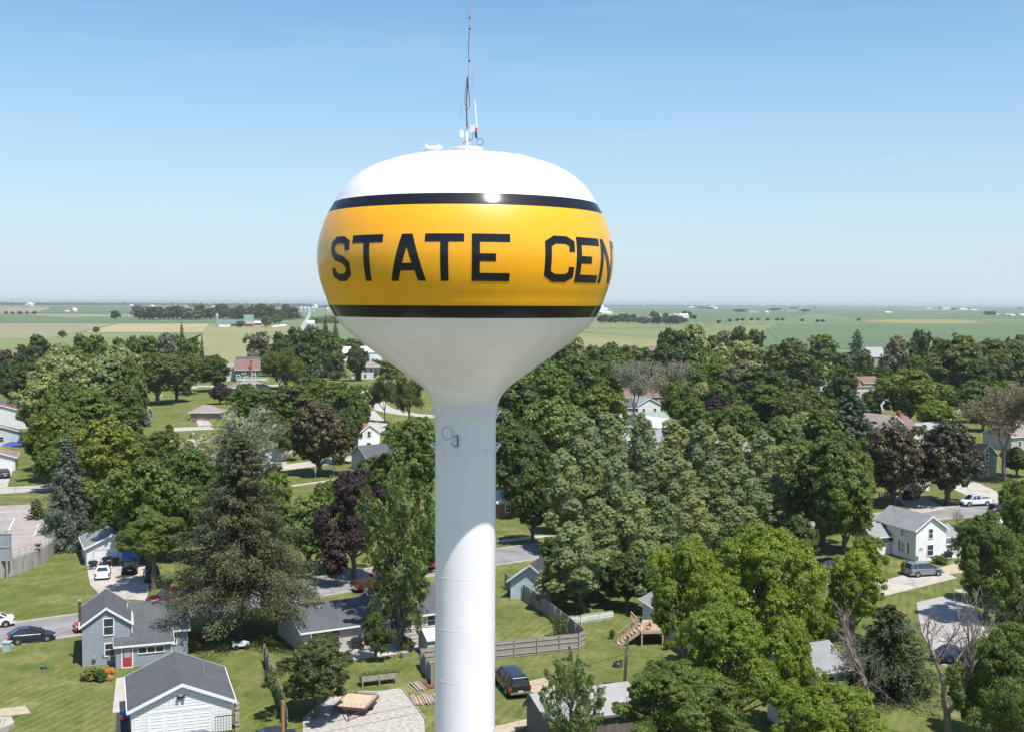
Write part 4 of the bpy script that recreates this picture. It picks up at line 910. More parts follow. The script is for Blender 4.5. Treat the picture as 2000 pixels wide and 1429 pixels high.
def vehicle(name, kind, pr, pf, paintm, label, cat='car', group=None):
    K = KINDS[kind]; a = pix(*pr); b_ = pix(*pf); d = b_ - a; cen = (a + b_)/2
    root = empty(name, (cen.x, cen.y, .015), math.atan2(d.y, d.x), label, cat, group)
    L, W, h = K['L'], K['W']/2, K['L']/2
    X = lambda t: t*L - h
    mb = MB(); rings = []
    for (t, ws, zb, zt) in K['sec']:
        w_ = W*ws; zm = zb + (zt-zb)*.55
        rings.append([(X(t), s*y, z) for (y, z, s) in [(w_*.80, zb, -1), (w_*.97, zb+.08, -1), (w_, zm, -1), (w_*.965, zt-.07, -1), (w_*.86, zt, -1), (w_*.45, zt+.03, -1), (w_*.45, zt+.03, 1), (w_*.86, zt, 1), (w_*.965, zt-.07, 1), (w_, zm, 1), (w_*.97, zb+.08, 1), (w_*.80, zb, 1)]])
    n = 12; mb.add([p for r_ in rings for p in r_], [(i*n+j, i*n+(j+1)%n, (i+1)*n+(j+1)%n, (i+1)*n+j) for i in range(len(rings)-1) for j in range(n)] + [tuple(range(n))[::-1], tuple((len(rings)-1)*n + j for j in range(n))])
    body = mb.build('body', paintm, root); 
    md = body.modifiers.new('bevel', 'BEVEL'); md.width = .03; md.segments = 2; md.angle_limit = R(25)
    # cabin glass, roof, pillars
    zbelt = float(np.interp((K['cb'][0]+K['cb'][1])/2, [q[0] for q in K['sec']], [q[3] for q in K['sec']])) - .01
    (b0, b1), (t0, t1), zr = K['cb'], K['ct'], K['zr']; wb, wt = W*.90, W*.70
    P = lambda t, w_, z: (X(t), w_, z)
    B = [P(b0,-wb*.92,zbelt), P(b0+.04,-wb,zbelt), P(b1-.06,-wb,zbelt), P(b1,-wb*.86,zbelt-.04), P(b1,wb*.86,zbelt-.04), P(b1-.06,wb,zbelt), P(b0+.04,wb,zbelt), P(b0,wb*.92,zbelt)]
    T = [P(t0,-wt*.92,zr-.05), P(t0+.03,-wt,zr-.03), P(t1-.03,-wt,zr-.03), P(t1,-wt*.9,zr-.06), P(t1,wt*.9,zr-.06), P(t1-.03,wt,zr-.03), P(t0+.03,wt,zr-.03), P(t0,wt*.92,zr-.05)]
    gb = MB(); gb.add(B + T, [(i, (i+1)%8, 8+(i+1)%8, 8+i) for i in range(8)] + [tuple(range(8, 16))]); gb.build('windows', GLASS, root)
    rb = MB(); q = [Vector(p) for p in T]; c0 = sum(q, Vector())/8
    rb.add([(c0 + (p-c0)*1.04) + Vector((0,0,-.012)) for p in q] + [(c0 + (p-c0)*1.02) + Vector((0,0,.03)) for p in q] + [(c0 + (p-c0)*.7) + Vector((0,0,.065)) for p in q],
           [(i,(i+1)%8,8+(i+1)%8,8+i) for i in range(8)] + [(8+i,8+(i+1)%8,16+(i+1)%8,16+i) for i in range(8)] + [tuple(range(16,24))])
    for s in (0, 1):
        idx = [(1,1),(2,2),(3,3)] if s == 0 else [(6,6),(5,5),(4,4)]
        for (i, j) in idx: rb.bar(Vector(B[i])*1.0, T[j], .09, .05)
        m1 = (Vector(B[idx[0][0]]) + Vector(B[idx[1][0]]))/2; m2 = (Vector(T[idx[0][1]]) + Vector(T[idx[1][1]]))/2; rb.bar(m1, m2, .08, .05)
        if kind in ('suv', 'minivan', 'topper'): rb.bar(Vector(B[idx[0][0]]).lerp(Vector(B[idx[1][0]]), .22), Vector(T[idx[0][1]]).lerp(Vector(T[idx[1][1]]), .2), .16, .05)
    rb.bar(B[0], T[0], .1, .05); rb.bar(B[7], T[7], .1, .05)
    rb.build('roof', paintm, root)
    if K.get('bed'):
        b = MB(); b.box(X(.025), X(.35), -W*.80, W*.80, 1.205, 1.235); bed = b.build('bed', BLACKM, root)
        b = MB()
        for s in (-1, 1): b.box(X(.01), X(.36), s*W*.88-.06, s*W*.88+.06, 1.19, 1.30)
        b.box(X(.005), X(.022), -W*.86, W*.86, 1.19, 1.30); b.build('bed_rail', paintm, root)
    for wt_ in K['wx']:
        for s in (-1, 1):
            y = s*(W - .11); r_ = K['wr']
            b = MB(); b.tube((X(wt_), s*(W*.99), r_+.02), (X(wt_), s*(W+.012), r_+.02), r_+.09, n=20); b.build('wheel_arch', DARK, root)
            b = MB(); b.lathe([(r_*.6,-.11),(r_*.93,-.11),(r_,-.07),(r_,.07),(r_*.93,.11),(r_*.6,.11)], 20); b.v = [(X(wt_)+v[0], y+s*.04+v[2], r_+v[1]) for v in b.v]
            wh = b.build('wheel', DARK, root, smooth=False)
            b = MB(); b.tube((X(wt_), y+s*.05, r_), (X(wt_), y+s*.135, r_), r_*.62, r_*.58, n=16)
            rim = b.build('rim', RIM, wh)
    rear_w = W*K['sec'][1][1]; zt = K['sec'][1][3]; zh = K['sec'][-2][3]
    for s in (-1, 1):
        b = MB(); b.box(X(-.004), X(.03), s*rear_w-.14*(s>0)-.02*(s<0), s*rear_w+.02*(s>0)+.14*(s<0), zt-.36, zt-.08); b.build('tail_light', TAIL, root)
        fw = W*K['sec'][-2][1]; b = MB(); b.box(X(.945), X(.992), s*fw*.97-.3*(s>0), s*fw*.97+.3*(s<0), zh-.22, zh-.05); b.build('headlight', HEADL, root)
        xm = X(b1-.07); b = MB(); b.box(xm-.1, xm+.06, s*(W+.02)-.0-(.0 if s>0 else .16), s*(W+.02)+(.16 if s>0 else 0), zbelt, zbelt+.15); b.build('side_mirror', paintm, root)
    b = MB(); b.box(X(-.008), X(.002), -.24, .24, .62, .75); b.build('number_plate', PLATE, root)
    bm_ = CHROME if 'pick' in kind or kind == 'topper' else paintm
    b = MB(); b.box(X(-.012), X(.02), -W*.92, W*.92, K['sec'][1][2]+.05, K['sec'][1][2]+.24); b.build('rear_bumper', bm_, root)
    b = MB(); b.box(X(.975), X(1.008), -W*.86, W*.86, K['sec'][1][2]+.05, K['sec'][1][2]+.22); b.build('front_bumper', bm_, root)
    b = MB(); b.box(X(.985), X(1.004), -W*.45, W*.45, .55, .70); b.build('grille', BLACKM, root)
    return root
P_NAVY = paint('car_navy', (0.012, 0.02, 0.045)); P_WHITE = paint('car_white', (0.72, 0.73, 0.75)); P_BLACK = paint('car_black', (0.008, 0.008, 0.01)); P_RED = paint('car_red', (0.36, 0.012, 0.012)); P_DRED = paint('car_dark_red', (0.085, 0.006, 0.01))
P_SILV = paint('car_silver', (0.28, 0.29, 0.33), .3, .6); P_GREY = paint('car_slate', (0.05, 0.06, 0.08), .3, .3)
vehicle('parked_car', 'hatchback', (17, 1257), (106, 1246), P_NAVY, 'dark navy hatchback parked on the street at the left edge')
vehicle('parked_car', 'sedan', (22, 1219), (-60, 1228), P_WHITE, 'white car leaving the picture at the left edge of the street')
vehicle('parked_car', 'suv', (230, 1222), (150, 1233), P_RED, 'bright red car mostly hidden behind the grey house', 'car')
vehicle('parked_car', 'sedan', (199, 1138), (203, 1112), P_WHITE, 'white sedan parked in front of the small white garage')
vehicle('parked_car', 'suv', (253, 1128), (255, 1103), P_BLACK, 'black car parked beside the white sedan')
vehicle('parked_car', 'suv', (300, 1143), (294, 1118), P_GREY, 'dark slate car parked at the edge of the driveway by the maple')
vehicle('pickup_truck', 'pickup', (378, 1172), (298, 1185), P_DRED, 'dark red pickup truck parked under the big spruce', 'pickup truck')
vehicle('pickup_truck', 'pickup', (690, 1156), (775, 1143), P_DRED, 'dark red pickup truck behind the tan ranch house', 'pickup truck')
vehicle('pickup_truck', 'pickup', (792, 1118), (872, 1105), P_RED, 'red and white pickup truck just left of the tower column', 'pickup truck')
vehicle('pickup_truck', 'topper', (1016, 1364), (980, 1325), P_BLACK, 'black pickup truck with a canopy parked on the lawn beside the column', 'pickup truck')
vehicle('pickup_truck', 'pickup', (1934, 985), (1874, 988), P_WHITE, 'white crew cab pickup truck parked on the street at the right', 'pickup truck')
vehicle('parked_car', 'suv', (1930, 1004), (1990, 1003), P_BLACK, 'black sport utility car parked below the white pickup')
vehicle('parked_car', 'minivan', (1771, 1125), (1836, 1120), P_SILV, 'silver minivan parked in front of the white two-storey house', 'minivan')
vehicle('parked_car', 'sedan', (1835, 1292), (1890, 1282), P_NAVY, 'dark blue car seen behind the dead tree branches')
vehicle('parked_car', 'suv', (1770, 977), (1790, 970), P_BLACK, 'black truck in deep shade between the bronze maples')
vehicle('parked_car', 'suv', (1605, 1118), (1640, 1112), P_BLACK, 'black car half hidden behind the bright maple on the right')
vehicle('parked_car', 'suv', (1602, 1042), (1640, 1038), P_BLACK, 'black car in the shade under the dark maple')
vehicle('parked_car', 'suv', (14, 938), (2, 925), P_NAVY, 'dark blue car in the driveway at the left edge, nearest the house')
vehicle('parked_car', 'sedan', (652, 752), (690, 751), P_NAVY, 'small dark blue car left of the square white house')
vehicle('parked_van', 'minivan', (572, 893), (568, 876), P_WHITE, 'white van beside the dark garage', 'van')
vehicle('parked_car', 'sedan', (548, 1456), (494, 1462), P_GREY, 'dark grey car whose roof shows at the bottom edge left of the wooden pole')
vehicle('parked_car', 'sedan', (412, 1464), (340, 1470), P_SILV, 'grey car at the bottom edge in front of the white garage door')

# ---------------------------------------------------------------- fences, poles, yard things
def fence(name, pts, hgt, mat_, label, post=2.4, board=.14, gap=.012, white=False, front=True):
    P = [pix(*p) for p in pts]; root = empty(name, P[0], 0, label, 'fence'); o = P[0]; b = MB(); rl = MB(); rnd = random.Random(len(label))
    for A, B in zip(P[:-1], P[1:]):
        L = (B-A).length; d = (B-A)/L; nn = Vector((d.y, -d.x, 0))
        if nn.y > 0: nn = -nn
        k = int(L/(board+gap))
        for i in range(k):
            c = A - o + d*((i+.5)*(board+gap)); top = hgt + rnd.uniform(-.03, .03)
            b.bar(c + Vector((0,0,.04)), c + Vector((0,0,top)), board, .025, up=nn)
        for z in (.35, hgt*.55, hgt-.3): rl.bar(A-o+nn*.04+Vector((0,0,z)), B-o+nn*.04+Vector((0,0,z)), .05, .09)
        for i in range(int(L/post)+1):
            c = A - o + d*min(i*post, L) + nn*.09; pb = MB(); pb.box(c.x-.055, c.x+.055, c.y-.055, c.y+.055, 0, hgt+.05); pb.build('post', mat_, root)
    b.build('board_panel', mat_, root); rl.build('rail', mat_, root); return root
fence('wooden_fence', [(845, 1341), (821, 1302), (1130, 1270), (1143, 1263)], 1.8, WOODG, 'weathered wooden privacy fence crossing the lawn behind the tower column')
fence('wooden_fence', [(1142, 1262), (1085, 1215), (1037, 1180), (985, 1146)], 1.8, WOODG, 'shaded wooden fence running back from the corner right of the column')
fence('wooden_fence', [(518, 1292), (530, 1330), (546, 1375), (562, 1430)], 1.75, WOODG, 'grey wooden fence seen edge-on between the white garage and the apple tree')
fence('picket_fence', [(1102, 1220), (1135, 1218), (1198, 1208)], 1.0, WHITE, 'white picket fence in the shade of the plume trees', 2.4, .07, .09)
fence('vinyl_fence', [(352, 746), (395, 746)], 2.0, WHITE, 'white fence panels behind the dark round tree', 3, .4)
fence('vinyl_fence', [(448, 741), (460, 741)], 2.0, WHITE, 'short white fence joining the dark green house', 3, .4)
fence('vinyl_fence', [(305, 790), (318, 776)], 1.6, WHITE, 'white fence at the corner of the open lawn', 3, .4)
fence('rail_fence', [(1716, 975), (1742, 972)], 1.3, WOODD, 'low tan rail fence behind the white two-storey house', 1.5, .08, .5)
def pole(x, yb, h_, r_, mat_, label, lean=(0,0), arms=()):
    root = empty('utility_pole', pix(x, yb), 0, label, 'utility pole'); b = MB(); b.tube((0,0,0), (lean[0], lean[1], h_), r_, r_*.78, n=12); b.build('shaft', mat_, root)
    for (z, w_) in arms: b = MB(); b.box(-w_/2, w_/2, -.06, .06, z-.06, z+.06); b.build('crossarm', mat_, root)
    return root
p1 = pole(553, 1500, 5.2, .17, WOODP, 'orange-brown wooden pole cut by the bottom edge beside the fence')
p2 = pole(1217, 1372, 6.0, .15, WOODG, 'weathered grey utility pole standing on the lawn right of the column', (.35, 0))
b = MB(); b.tube((-.1,-.2,3.9),(-.9,-.35,3.75),.07); b.build('splice_case', BLACKM, p2)
pole(22, 712, 9, .3, WOODP, 'distant wooden pole on the left field edge', arms=((8.2, 3),))
def hw(x, y, z): return pix(x, y, z)
def wire(a, b_, sag, r_, label):
    n = 18; pts = [a.lerp(b_, i/n) - Vector((0,0,sag*4*(i/n)*(1-i/n))) for i in range(n+1)]; mb = MB(); c = pts[0]; mb.path([p-c for p in pts], r_, 4)
    tag(mb.build('overhead_wire', BLACKM if r_ < .02 else GALV, loc=c), label, 'wire')
pa = p1.location; pb = p2.location
wire(pa+Vector((0,0,2.9)), pb+Vector((.2,-.16,4.4)), .35, .018, 'upper overhead cable strung between the two wooden poles')
wire(pa+Vector((0,0,2.2)), pb+Vector((.18,-.16,3.9)), .4, .014, 'lower overhead cable strung between the two wooden poles')
wire(pb+Vector((.2,-.1,4.2)), pb+Vector((7.5,1.5,4.0)), .2, .014, 'short cable from the grey pole to the white house')
wire(pa+Vector((0,0,2.6)), pa+Vector((-6,-6,5)), .3, .014, 'cable running from the orange pole to the lower left')
# round concrete reservoir with the painted court on top
RH = 2.2
rim = [(-140, 1112), (0, 1095), (25, 1090), (50, 1082.5), (72, 1074), (90, 1065), (102, 1056), (108, 1046), (106, 1036), (98, 1028), (88, 1021), (80, 1008), (68, 984), (0, 987), (-140, 993)]
P = [pix(x, y, RH) for x, y in rim]; c = sum(P, Vector())/len(P); c.z = 0
cw = empty('concrete_reservoir', c, 0, 'round concrete reservoir with a painted court on top at the left edge', 'reservoir')
def cwall():
    mt, n, bs, out = newmat('stained_concrete'); v = coords(n)
    a = ramp(n, noise(n, coords(n, (1, 1, .25)), 1.4, 5, .7), [(0.3, (.22,.205,.185)), (0.7, (.42,.40,.37))]); n.links.new(a, bs.inputs['Base Color']); bs.inputs['Roughness'].default_value = .9; return mt
b = MB(); b.prism([(p.x-c.x, p.y-c.y) for p in P][::-1], 0, RH); b.build('wall', cwall(), cw)
inner = [((p.x-c.x)*.985, (p.y-c.y)*.985) for p in P]
b = MB(); b.add([(x, y, RH+.006) for x, y in inner], [tuple(range(len(inner)))]); co = b.build('court', pave('court_asphalt', (0.30, 0.26, 0.24), .2), cw)
if co.data.polygons[0].normal.z < 0: co.data.flip_normals()
LP = M('line_paint', (.68,.68,.68), .7)
b = MB()
for k, (p, q) in enumerate([((-40,1003),(67,995)),((-40,1014),(29,1010.6)),((29,1010.6),(17,1034.5)),((75,1023),(67,1045.7)),((17,1039.5),(71.7,1036.8)),((25,1047),(67,1046)),((-40,1032),(15,1030))]):
    p = pix(*p, RH) - c; q = pix(*q, RH) - c; b.bar((p.x,p.y,RH+.012+k*.003), (q.x,q.y,RH+.012+k*.003), .16, .004)
b.build('court_line', LP, cw)
b = MB(); rp = [P[i] - c for i in range(1, 11)]
for z in (RH+.55, RH+1.05): b.path([Vector((p.x*.99, p.y*.99, z)) for p in rp], .03, 5)
for a_, q in zip(rp[:-1], rp[1:]):
    for t in (0, .5): s_ = a_.lerp(q, t)*.99; b.tube((s_.x,s_.y,RH),(s_.x,s_.y,RH+1.07),.035)
b.build('railing', GALV, cw)
lp = pole(14, 1128, 6.0, .16, GALV, 'grey steel pole carrying a big box at the left edge')
sb = empty('electrical_box', pix(14,1128)+Vector((-.1,0,0)), 0, 'large grey metal box mounted on the steel pole at the left edge', 'electrical box')
b = MB(); b.box(-1.9,.55,-.1,.4,2.2,5.6); b.build('cabinet', M('cabinet_grey', (.30,.33,.36), .5), sb); b = MB(); b.box(-1.95,.6,-.16,.45,5.6,5.68); b.box(-1.95,.6,-.16,-.1,3.9,4.0); b.build('frame', GALV, sb)
bl = empty('barbecue_grill', pix(74, 1072.5, RH), 0, 'small rusty fire bowl standing on the court', 'fire bowl')
b = MB(); b.lathe([(0,.35),(.3,.45),(.42,.75),(.38,.75),(0,.5)], 14); b.build('bowl', M('rust', (.12,.05,.03), .9), bl); b = MB()
for a in (0,2.1,4.2): b.tube((.3*math.cos(a),.3*math.sin(a),0),(.2*math.cos(a),.2*math.sin(a),.45),.03)
b.build('leg', BLACKM, bl)
# utility box, block, bicycle, mower
b = MB(); b.box(-.35,.35,-.35,.35,0,.85); b.box(-.4,.4,-.4,.4,.85,.93); tag(b.build('utility_box', M('pale_green_box', (.36,.44,.40), .5), loc=pix(14,1270)), 'pale green utility box beside the street at the left edge', 'utility box')
b = MB(); b.prism([tuple((pix(x,y)-pix(0,1429))[:2]) for x, y in [(-30,1440),(18,1426),(28,1420),(22,1408),(-30,1412)]][::-1], 0, .45); b.tube((-.3,.8,.45),(-.3,.8,.75),.04); tag(b.build('concrete_block', CONC, loc=pix(0,1429)), 'low concrete block with a metal stub at the bottom left corner', 'concrete block')
bk = empty('bicycle', pix(90,1304), R(-12), 'small green bicycle lying on the lawn', 'bicycle'); BG = paint('bike_green', (.03,.33,.14), .4)
for sx in (-.48,.48):
    b = ringtube(.29, .07, .028, 24, 6, cx=sx); wl = b.build('tyre', BG, bk); b = MB()
    for a in np.linspace(0, math.pi, 6)[:-1]: b.tube((sx-.27*math.cos(a),-.27*math.sin(a),.07),(sx+.27*math.cos(a),.27*math.sin(a),.07),.006,n=4)
    b.build('spokes', BLACKM, wl)
b = MB(); b.path([(-.48,0,.1),(-.1,.05,.12),(.1,-.18,.12),(-.2,-.3,.12),(-.48,0,.1)], .028); b.path([(-.1,.05,.12),(.3,-.3,.12),(.48,0,.1)], .028); b.path([(-.2,-.3,.12),(.3,-.3,.12)], .028); b.build('frame', BLACKM, bk)
b = MB(); b.path([(.3,-.3,.12),(.26,-.42,.2),(.26,-.44,.5)], .022); b.build('handlebar', BLACKM, bk); b = MB(); b.box(-.32,-.1,-.45,-.35,.05,.2); b.build('saddle', BLACKM, bk)
mw = empty('garden_tractor', pix(470,1266), R(20), 'white ride-on vehicle parked on the lawn near the spruce', 'garden tractor')
b = MB(); b.extr([(-.8,.35),(.8,.35),(.85,.6),(.3,.75),(-.1,.6),(-.5,.6),(-.7,.8),(-.85,.7)], -.38, .38); b.build('body', P_WHITE, mw); b = MB(); b.box(-.55,-.1,-.22,.22,.62,.78); b.box(-.6,-.5,-.22,.22,.7,1.1); b.build('seat', BLACKM, mw)
b = MB(); b.tube((.15,0,.7),(.0,0,1.1),.025); b.box(-.08,.08,-.2,.2,1.08,1.13); b.build('steering_wheel', BLACKM, mw)
for x in (-.5,.6):
    for s in (-.48,.48): b = MB(); b.tube((x,s-.1,.26),(x,s+.1,.26),.26,n=14); b.build('wheel', DARK, mw)
# planter, pallets, trailer
pt = empty('raised_planter', pix(706,1342), math.atan2(*(list(reversed((pix(775,1334)-pix(706,1342))[:2])))), 'long raised wooden planter full of greenery', 'planter'); W = (pix(775,1334)-pix(706,1342)).length
b = MB(); b.box(0,W,0,.08,.55,1.0); b.box(0,W,.85,.93,.55,1.0); b.box(0,.08,.08,.85,.55,1.0); b.box(W-.08,W,.08,.85,.55,1.0); b.box(.08,W-.08,.08,.85,.55,.62); b.build('box', WOODG, pt)
for u in (.1,W/2,W-.1):
    for y in (-.05,.98): b = MB(); b.box(u-.05,u+.05,y-.05,y+.05,0,.98); b.build('leg', WOODG, pt)
def pile(name, x, y, label, mats, n, L, seed, rz, cat):
    r_ = empty(name, pix(x,y), rz, label, cat); rnd = random.Random(seed)
    for j, m_ in enumerate(mats):
        b = MB()
        for i in range(n): 
            u = j*1.1 + i*.17; z = .04 + rnd.choice((0,.07,.14)); a = rnd.uniform(-.06,.06); b.bar((u, rnd.uniform(-.15,.15), z), (u+a, L+rnd.uniform(-.2,.2), z+.01*i), .13, .05)
        b.build('plank', m_, r_)
    return r_
pile('pallet_stack', 812, 1350, 'stack of old lattice panels and pallets beside the fence', [WOODG, M('red_brown_board', (.25,.1,.08), .9)], 7, 2.2, 2, R(25), 'pallet stack'); pile('lumber_pile', 812, 1378, 'pile of loose boards lying next to the gravel pad', [WOODD, WOODG], 8, 2.3, 5, R(15), 'lumber pile')
tr = empty('flatbed_trailer', pix(690,1392), R(-12), 'flatbed trailer with a plywood deck on the gravel pad', 'trailer'); PLY = woodmat('plywood', (.46,.36,.25), .15, (2,2,2))
b = MB(); b.box(-1.5,1.3,-.6,2.8,.62,.7); b.build('deck', PLY, tr); b = MB(); b.box(-1.55,1.35,-.66,-.6,.5,.74); b.box(1.3,1.36,-.6,2.8,.5,.74); b.box(-1.56,-1.5,-.6,2.8,.5,.74); b.box(-1.5,1.3,2.8,2.86,.5,.74); b.build('frame', M('trailer_red', (.12,.045,.035), .7), tr)
for i in range(8): b = MB(); b.tube((-1.5+i*.4,-.63,.7),(-1.5+i*.4,-.63,1.15),.02); b.build('stake', GALV, tr)
b = MB()
for i in range(6): b.tube((1.33,-.5+i*.6,.7),(1.33,-.5+i*.6,1.1),.02)
b.tube((1.33,-.6,1.1),(1.33,2.8,1.1),.025); b.build('side_rail', GALV, tr)
b = MB(); b.bar((-.6,-.66,.5),(.3,-2.1,.5),.08,.08); b.bar((1.0,-.66,.5),(.3,-2.1,.5),.08,.08); b.tube((.3,-2.05,0),(.3,-2.05,.7),.05); b.build('drawbar', BLACKM, tr)
for s in (-1.45,1.25): b = MB(); b.tube((s-.12,1.1,.3),(s+.12,1.1,.3),.3,n=16); b.build('wheel', DARK, tr)
b = MB(); b.box(0,1.6,0,.25,0,.28); tag(b.build('concrete_curb', CONC, loc=pix(700,1356)), 'short white concrete curb at the edge of the gravel pad', 'curb')
b = MB(); b.prism([tuple((pix(x,y)-pix(783,1343))[:2]) for x, y in [(783,1343),(784.5,1342.5),(832,1404),(830,1405)]], 0, .12); o_ = b.build('landscape_timber', WOODG, loc=pix(783,1343)); tag(o_, 'grey landscape timber edging the gravel pad', 'timber edging')
# fire pit, deck, chairs
fp = empty('fire_pit', pix(1207,1301), 0, 'round brick fire pit on the lawn left of the grey pole', 'fire pit')
b = MB(); b.lathe([(.48,0),(.48,.4),(.40,.4),(.40,.05),(0,.05)], 20); b.build('ring', M('pit_steel', (.09,.06,.05), .8), fp); b = MB(); rnd = random.Random(4)
for i in range(6): a = rnd.random()*3; b.tube((-.3*math.cos(a),-.3*math.sin(a),.1+.03*i),(.3*math.cos(a),.3*math.sin(a),.12+.03*i),.045)
b.build('log', WOODD, fp)
dk = empty('wooden_deck', pix(1252,1262), R(8), 'raised wooden deck with stairs and railings behind the white house', 'deck'); DZ = 1.5
b = MB(); b.box(0,4.6,0,4.5,DZ-.2,DZ); b.build('platform', WOODD, dk)
for (x, y) in ((.1,.1),(2.3,.1),(4.5,.1),(.1,4.4)): b = MB(); b.box(x-.07,x+.07,y-.07,y+.07,0,DZ-.2); b.build('post', WOODD, dk)
def rail(bm_, p, q, h_=.95, n=10):
    p = Vector(p); q = Vector(q); bm_.bar(p+Vector((0,0,h_)), q+Vector((0,0,h_)), .1, .06); bm_.bar(p+Vector((0,0,.1)), q+Vector((0,0,.1)), .05, .05)
    for i in range(n+1): c_ = p.lerp(q, i/n); bm_.tube(c_+Vector((0,0,.05)), c_+Vector((0,0,h_)), .025 if 0 < i < n else .055, n=4)
b = MB(); rail(b,(.3,.05,DZ),(4.5,.05,DZ),n=22); rail(b,(0,2.0,DZ),(0,4.4,DZ),n=12); rail(b,(-.0,.4,DZ),(-2.0,.4,0.0),n=8); rail(b,(0,1.9,DZ),(-2.0,1.9,0.0),n=8); b.build('railing', WOODD, dk)
for i in range(6): b = MB(); t = i/6; b.box(-.05-.34*(i+1),-.05-.34*i,.45,1.85,DZ-.25*(i+1)-.05,DZ-.25*(i+1)+.02); b.build('stair_tread', WOODD, dk)
b = MB(); b.bar((0,.42,DZ-.15),(-2.1,.42,0.02),.06,.25); b.bar((0,1.88,DZ-.15),(-2.1,1.88,0.02),.06,.25); b.build('stringer', WOODD, dk)
for i, (mm_, lab, dx) in enumerate([(REDPL,'red folding chair on the wooden deck',1.0),(M('purple_cloth',(.05,.02,.12),.8),'dark purple folding chair at the back of the deck',.4)]):
    ch = empty('folding_chair', dk.matrix_basis @ Vector((dx,.9+i*1.4,DZ)), R(200), lab, 'chair'); b = MB(); b.box(-.25,.25,-.25,.25,.42,.46); b.build('seat', mm_, ch); b = MB(); b.bar((0,.25,.45),(0,.35,.95),.5,.03); b.build('backrest', mm_, ch)
    for sx in (-.23,.23):
        for sy in (-.22,.22): b = MB(); b.tube((sx,sy,0),(sx,-sy*.6,.44),.018); b.build('leg', BLACKM, ch)
def grill(x, y, label, rz=0):
    g_ = empty('barbecue_grill', pix(x,y), rz, label, 'grill'); b = MB(); b.extr([(-.6,.75),(.6,.75),(.6,1.0),(.4,1.15),(-.4,1.15),(-.6,1.0)],-.28,.28); b.build('lid', BLACKM, g_); b = MB(); b.box(-.45,.45,-.22,.22,.3,.75); b.build('cabinet', BLACKM, g_); b = MB(); b.box(.6,.95,-.22,.22,.88,.92); b.box(-.95,-.6,-.22,.22,.88,.92); b.build('side_shelf', GALV, g_)
    for x_ in (-.4,.4): b = MB(); b.tube((x_,-.2,.09),(x_,-.14,.09),.09); b.build('wheel', DARK, g_)
grill(697,1266,'black gas grill against the wall of the tan ranch house'); grill(1852,1092,'black gas grill beside the white two-storey house'); grill(209,1103,'black barrel grill by the small white garage door'); grill(182,1111,'covered black grill left of the small garage door', R(20)); grill(223,1105,'small dark grill right of the garage door', R(50))
for i, (x, y, mm_, lab) in enumerate([(714,1264,WOODD,'brown wooden board leaning on the tan house wall'),(728,1263,WHITE,'white framed panel leaning on the tan house wall')]):
    b = MB(); b.bar((0,0,0),(.05,.35,1.3),.75,.06,up=Vector((0,1,0))); tag(b.build('leaning_panel', mm_, loc=pix(x,y)), lab, 'panel')
pt2 = empty('flower_tub', pix(790,1283), 0, 'round grey concrete tub of plants on the lawn', 'planter'); b = MB(); b.lathe([(0,0),(.38,0),(.46,.55),(.4,.55),(.38,.5),(0,.5)], 16); b.build('tub', GALV, pt2)
b = MB(); b.prism([(-.45,-.25),(.45,-.25),(.45,.25),(-.45,.25)], 0, .35); b.box(-.3,.3,-.2,.2,.35,.5); tag(b.build('toy_box', BLUEPL, loc=pix(247,1401)), 'blue plastic toy beside the white garage', 'toy')
b = MB(); b.lathe([(0,0),(.28,.05),(.2,.35),(0,.4)], 12); tag(b.build('toy_ball', REDPL, loc=pix(240,1404)), 'red plastic toy beside the white garage', 'toy')
um = empty('patio_umbrella', pix(24,886), 0, 'blue patio umbrella between the houses at the left edge', 'umbrella'); b = MB(); b.lathe([(2.2,2.1),(1.2,2.55),(0,2.9)], 8); b.build('canopy', M('blue_canvas', (.03,.06,.25), .8), um); b = MB(); b.tube((0,0,0),(0,0,2.8),.04); b.build('pole', GALV, um)
b = MB(); b.tube((0,0,0),(0,0,9),.07); b.lathe([(0,9),(.15,9.1),(0,9.25)],8); tag(b.build('flag_pole', WHITE, loc=pix(38,820)), 'white flagpole beside the long low house', 'flagpole')
b = MB(); b.tube((0,0,0),(0,0,2.2),.05); b.box(-.3,.3,-.2,.2,2.0,2.4); tag(b.build('dead_stump', WOODB, loc=pix(398,832)), 'dark stump like post in front of the low tan garage', 'post')
for i, (x, y) in enumerate([(616, 934), (652, 930)]): b = MB(); b.tube((0,0,0),(0,0,1.8),.05); b.box(-.2,.2,-.03,.03,1.3,1.9); tag(b.build('street_sign', GALV, loc=pix(x,y)), 'small grey sign post by the far street' , 'sign', 'sign posts by the far street')
for i, (x, y) in enumerate([(1470,735),(1292,710),(1634,700)]): b = MB(); b.tube((0,0,0),(0,0,14),.22); b.box(-1.5,1.5,-.15,.15,12,12.3); b.box(-1.5,1.5,-.15,.15,10.6,10.9); tag(b.build('utility_pole', GALV, loc=pix(x,y)), 'thin distant utility pole at the edge of the fields', 'utility pole', 'distant poles at the edge of the fields')
b = MB()
for i, x in enumerate((-70, 30, 67)): p = pix(x, 986); b.tube(p, p+Vector((0,0,3)), .04)
o0 = pix(-70,986); o1 = pix(67,986)
for z in (1.5, 3.0): b.tube(o0+Vector((0,0,z)), o1+Vector((0,0,z)), .03)
for i in range(60): q = o0.lerp(o1, i/60); b.tube(q, q+Vector((0,0,3)), .008, n=3)
tag(b.build('chain_link_fence', GALV), 'tall thin chain link fence behind the painted court', 'fence')
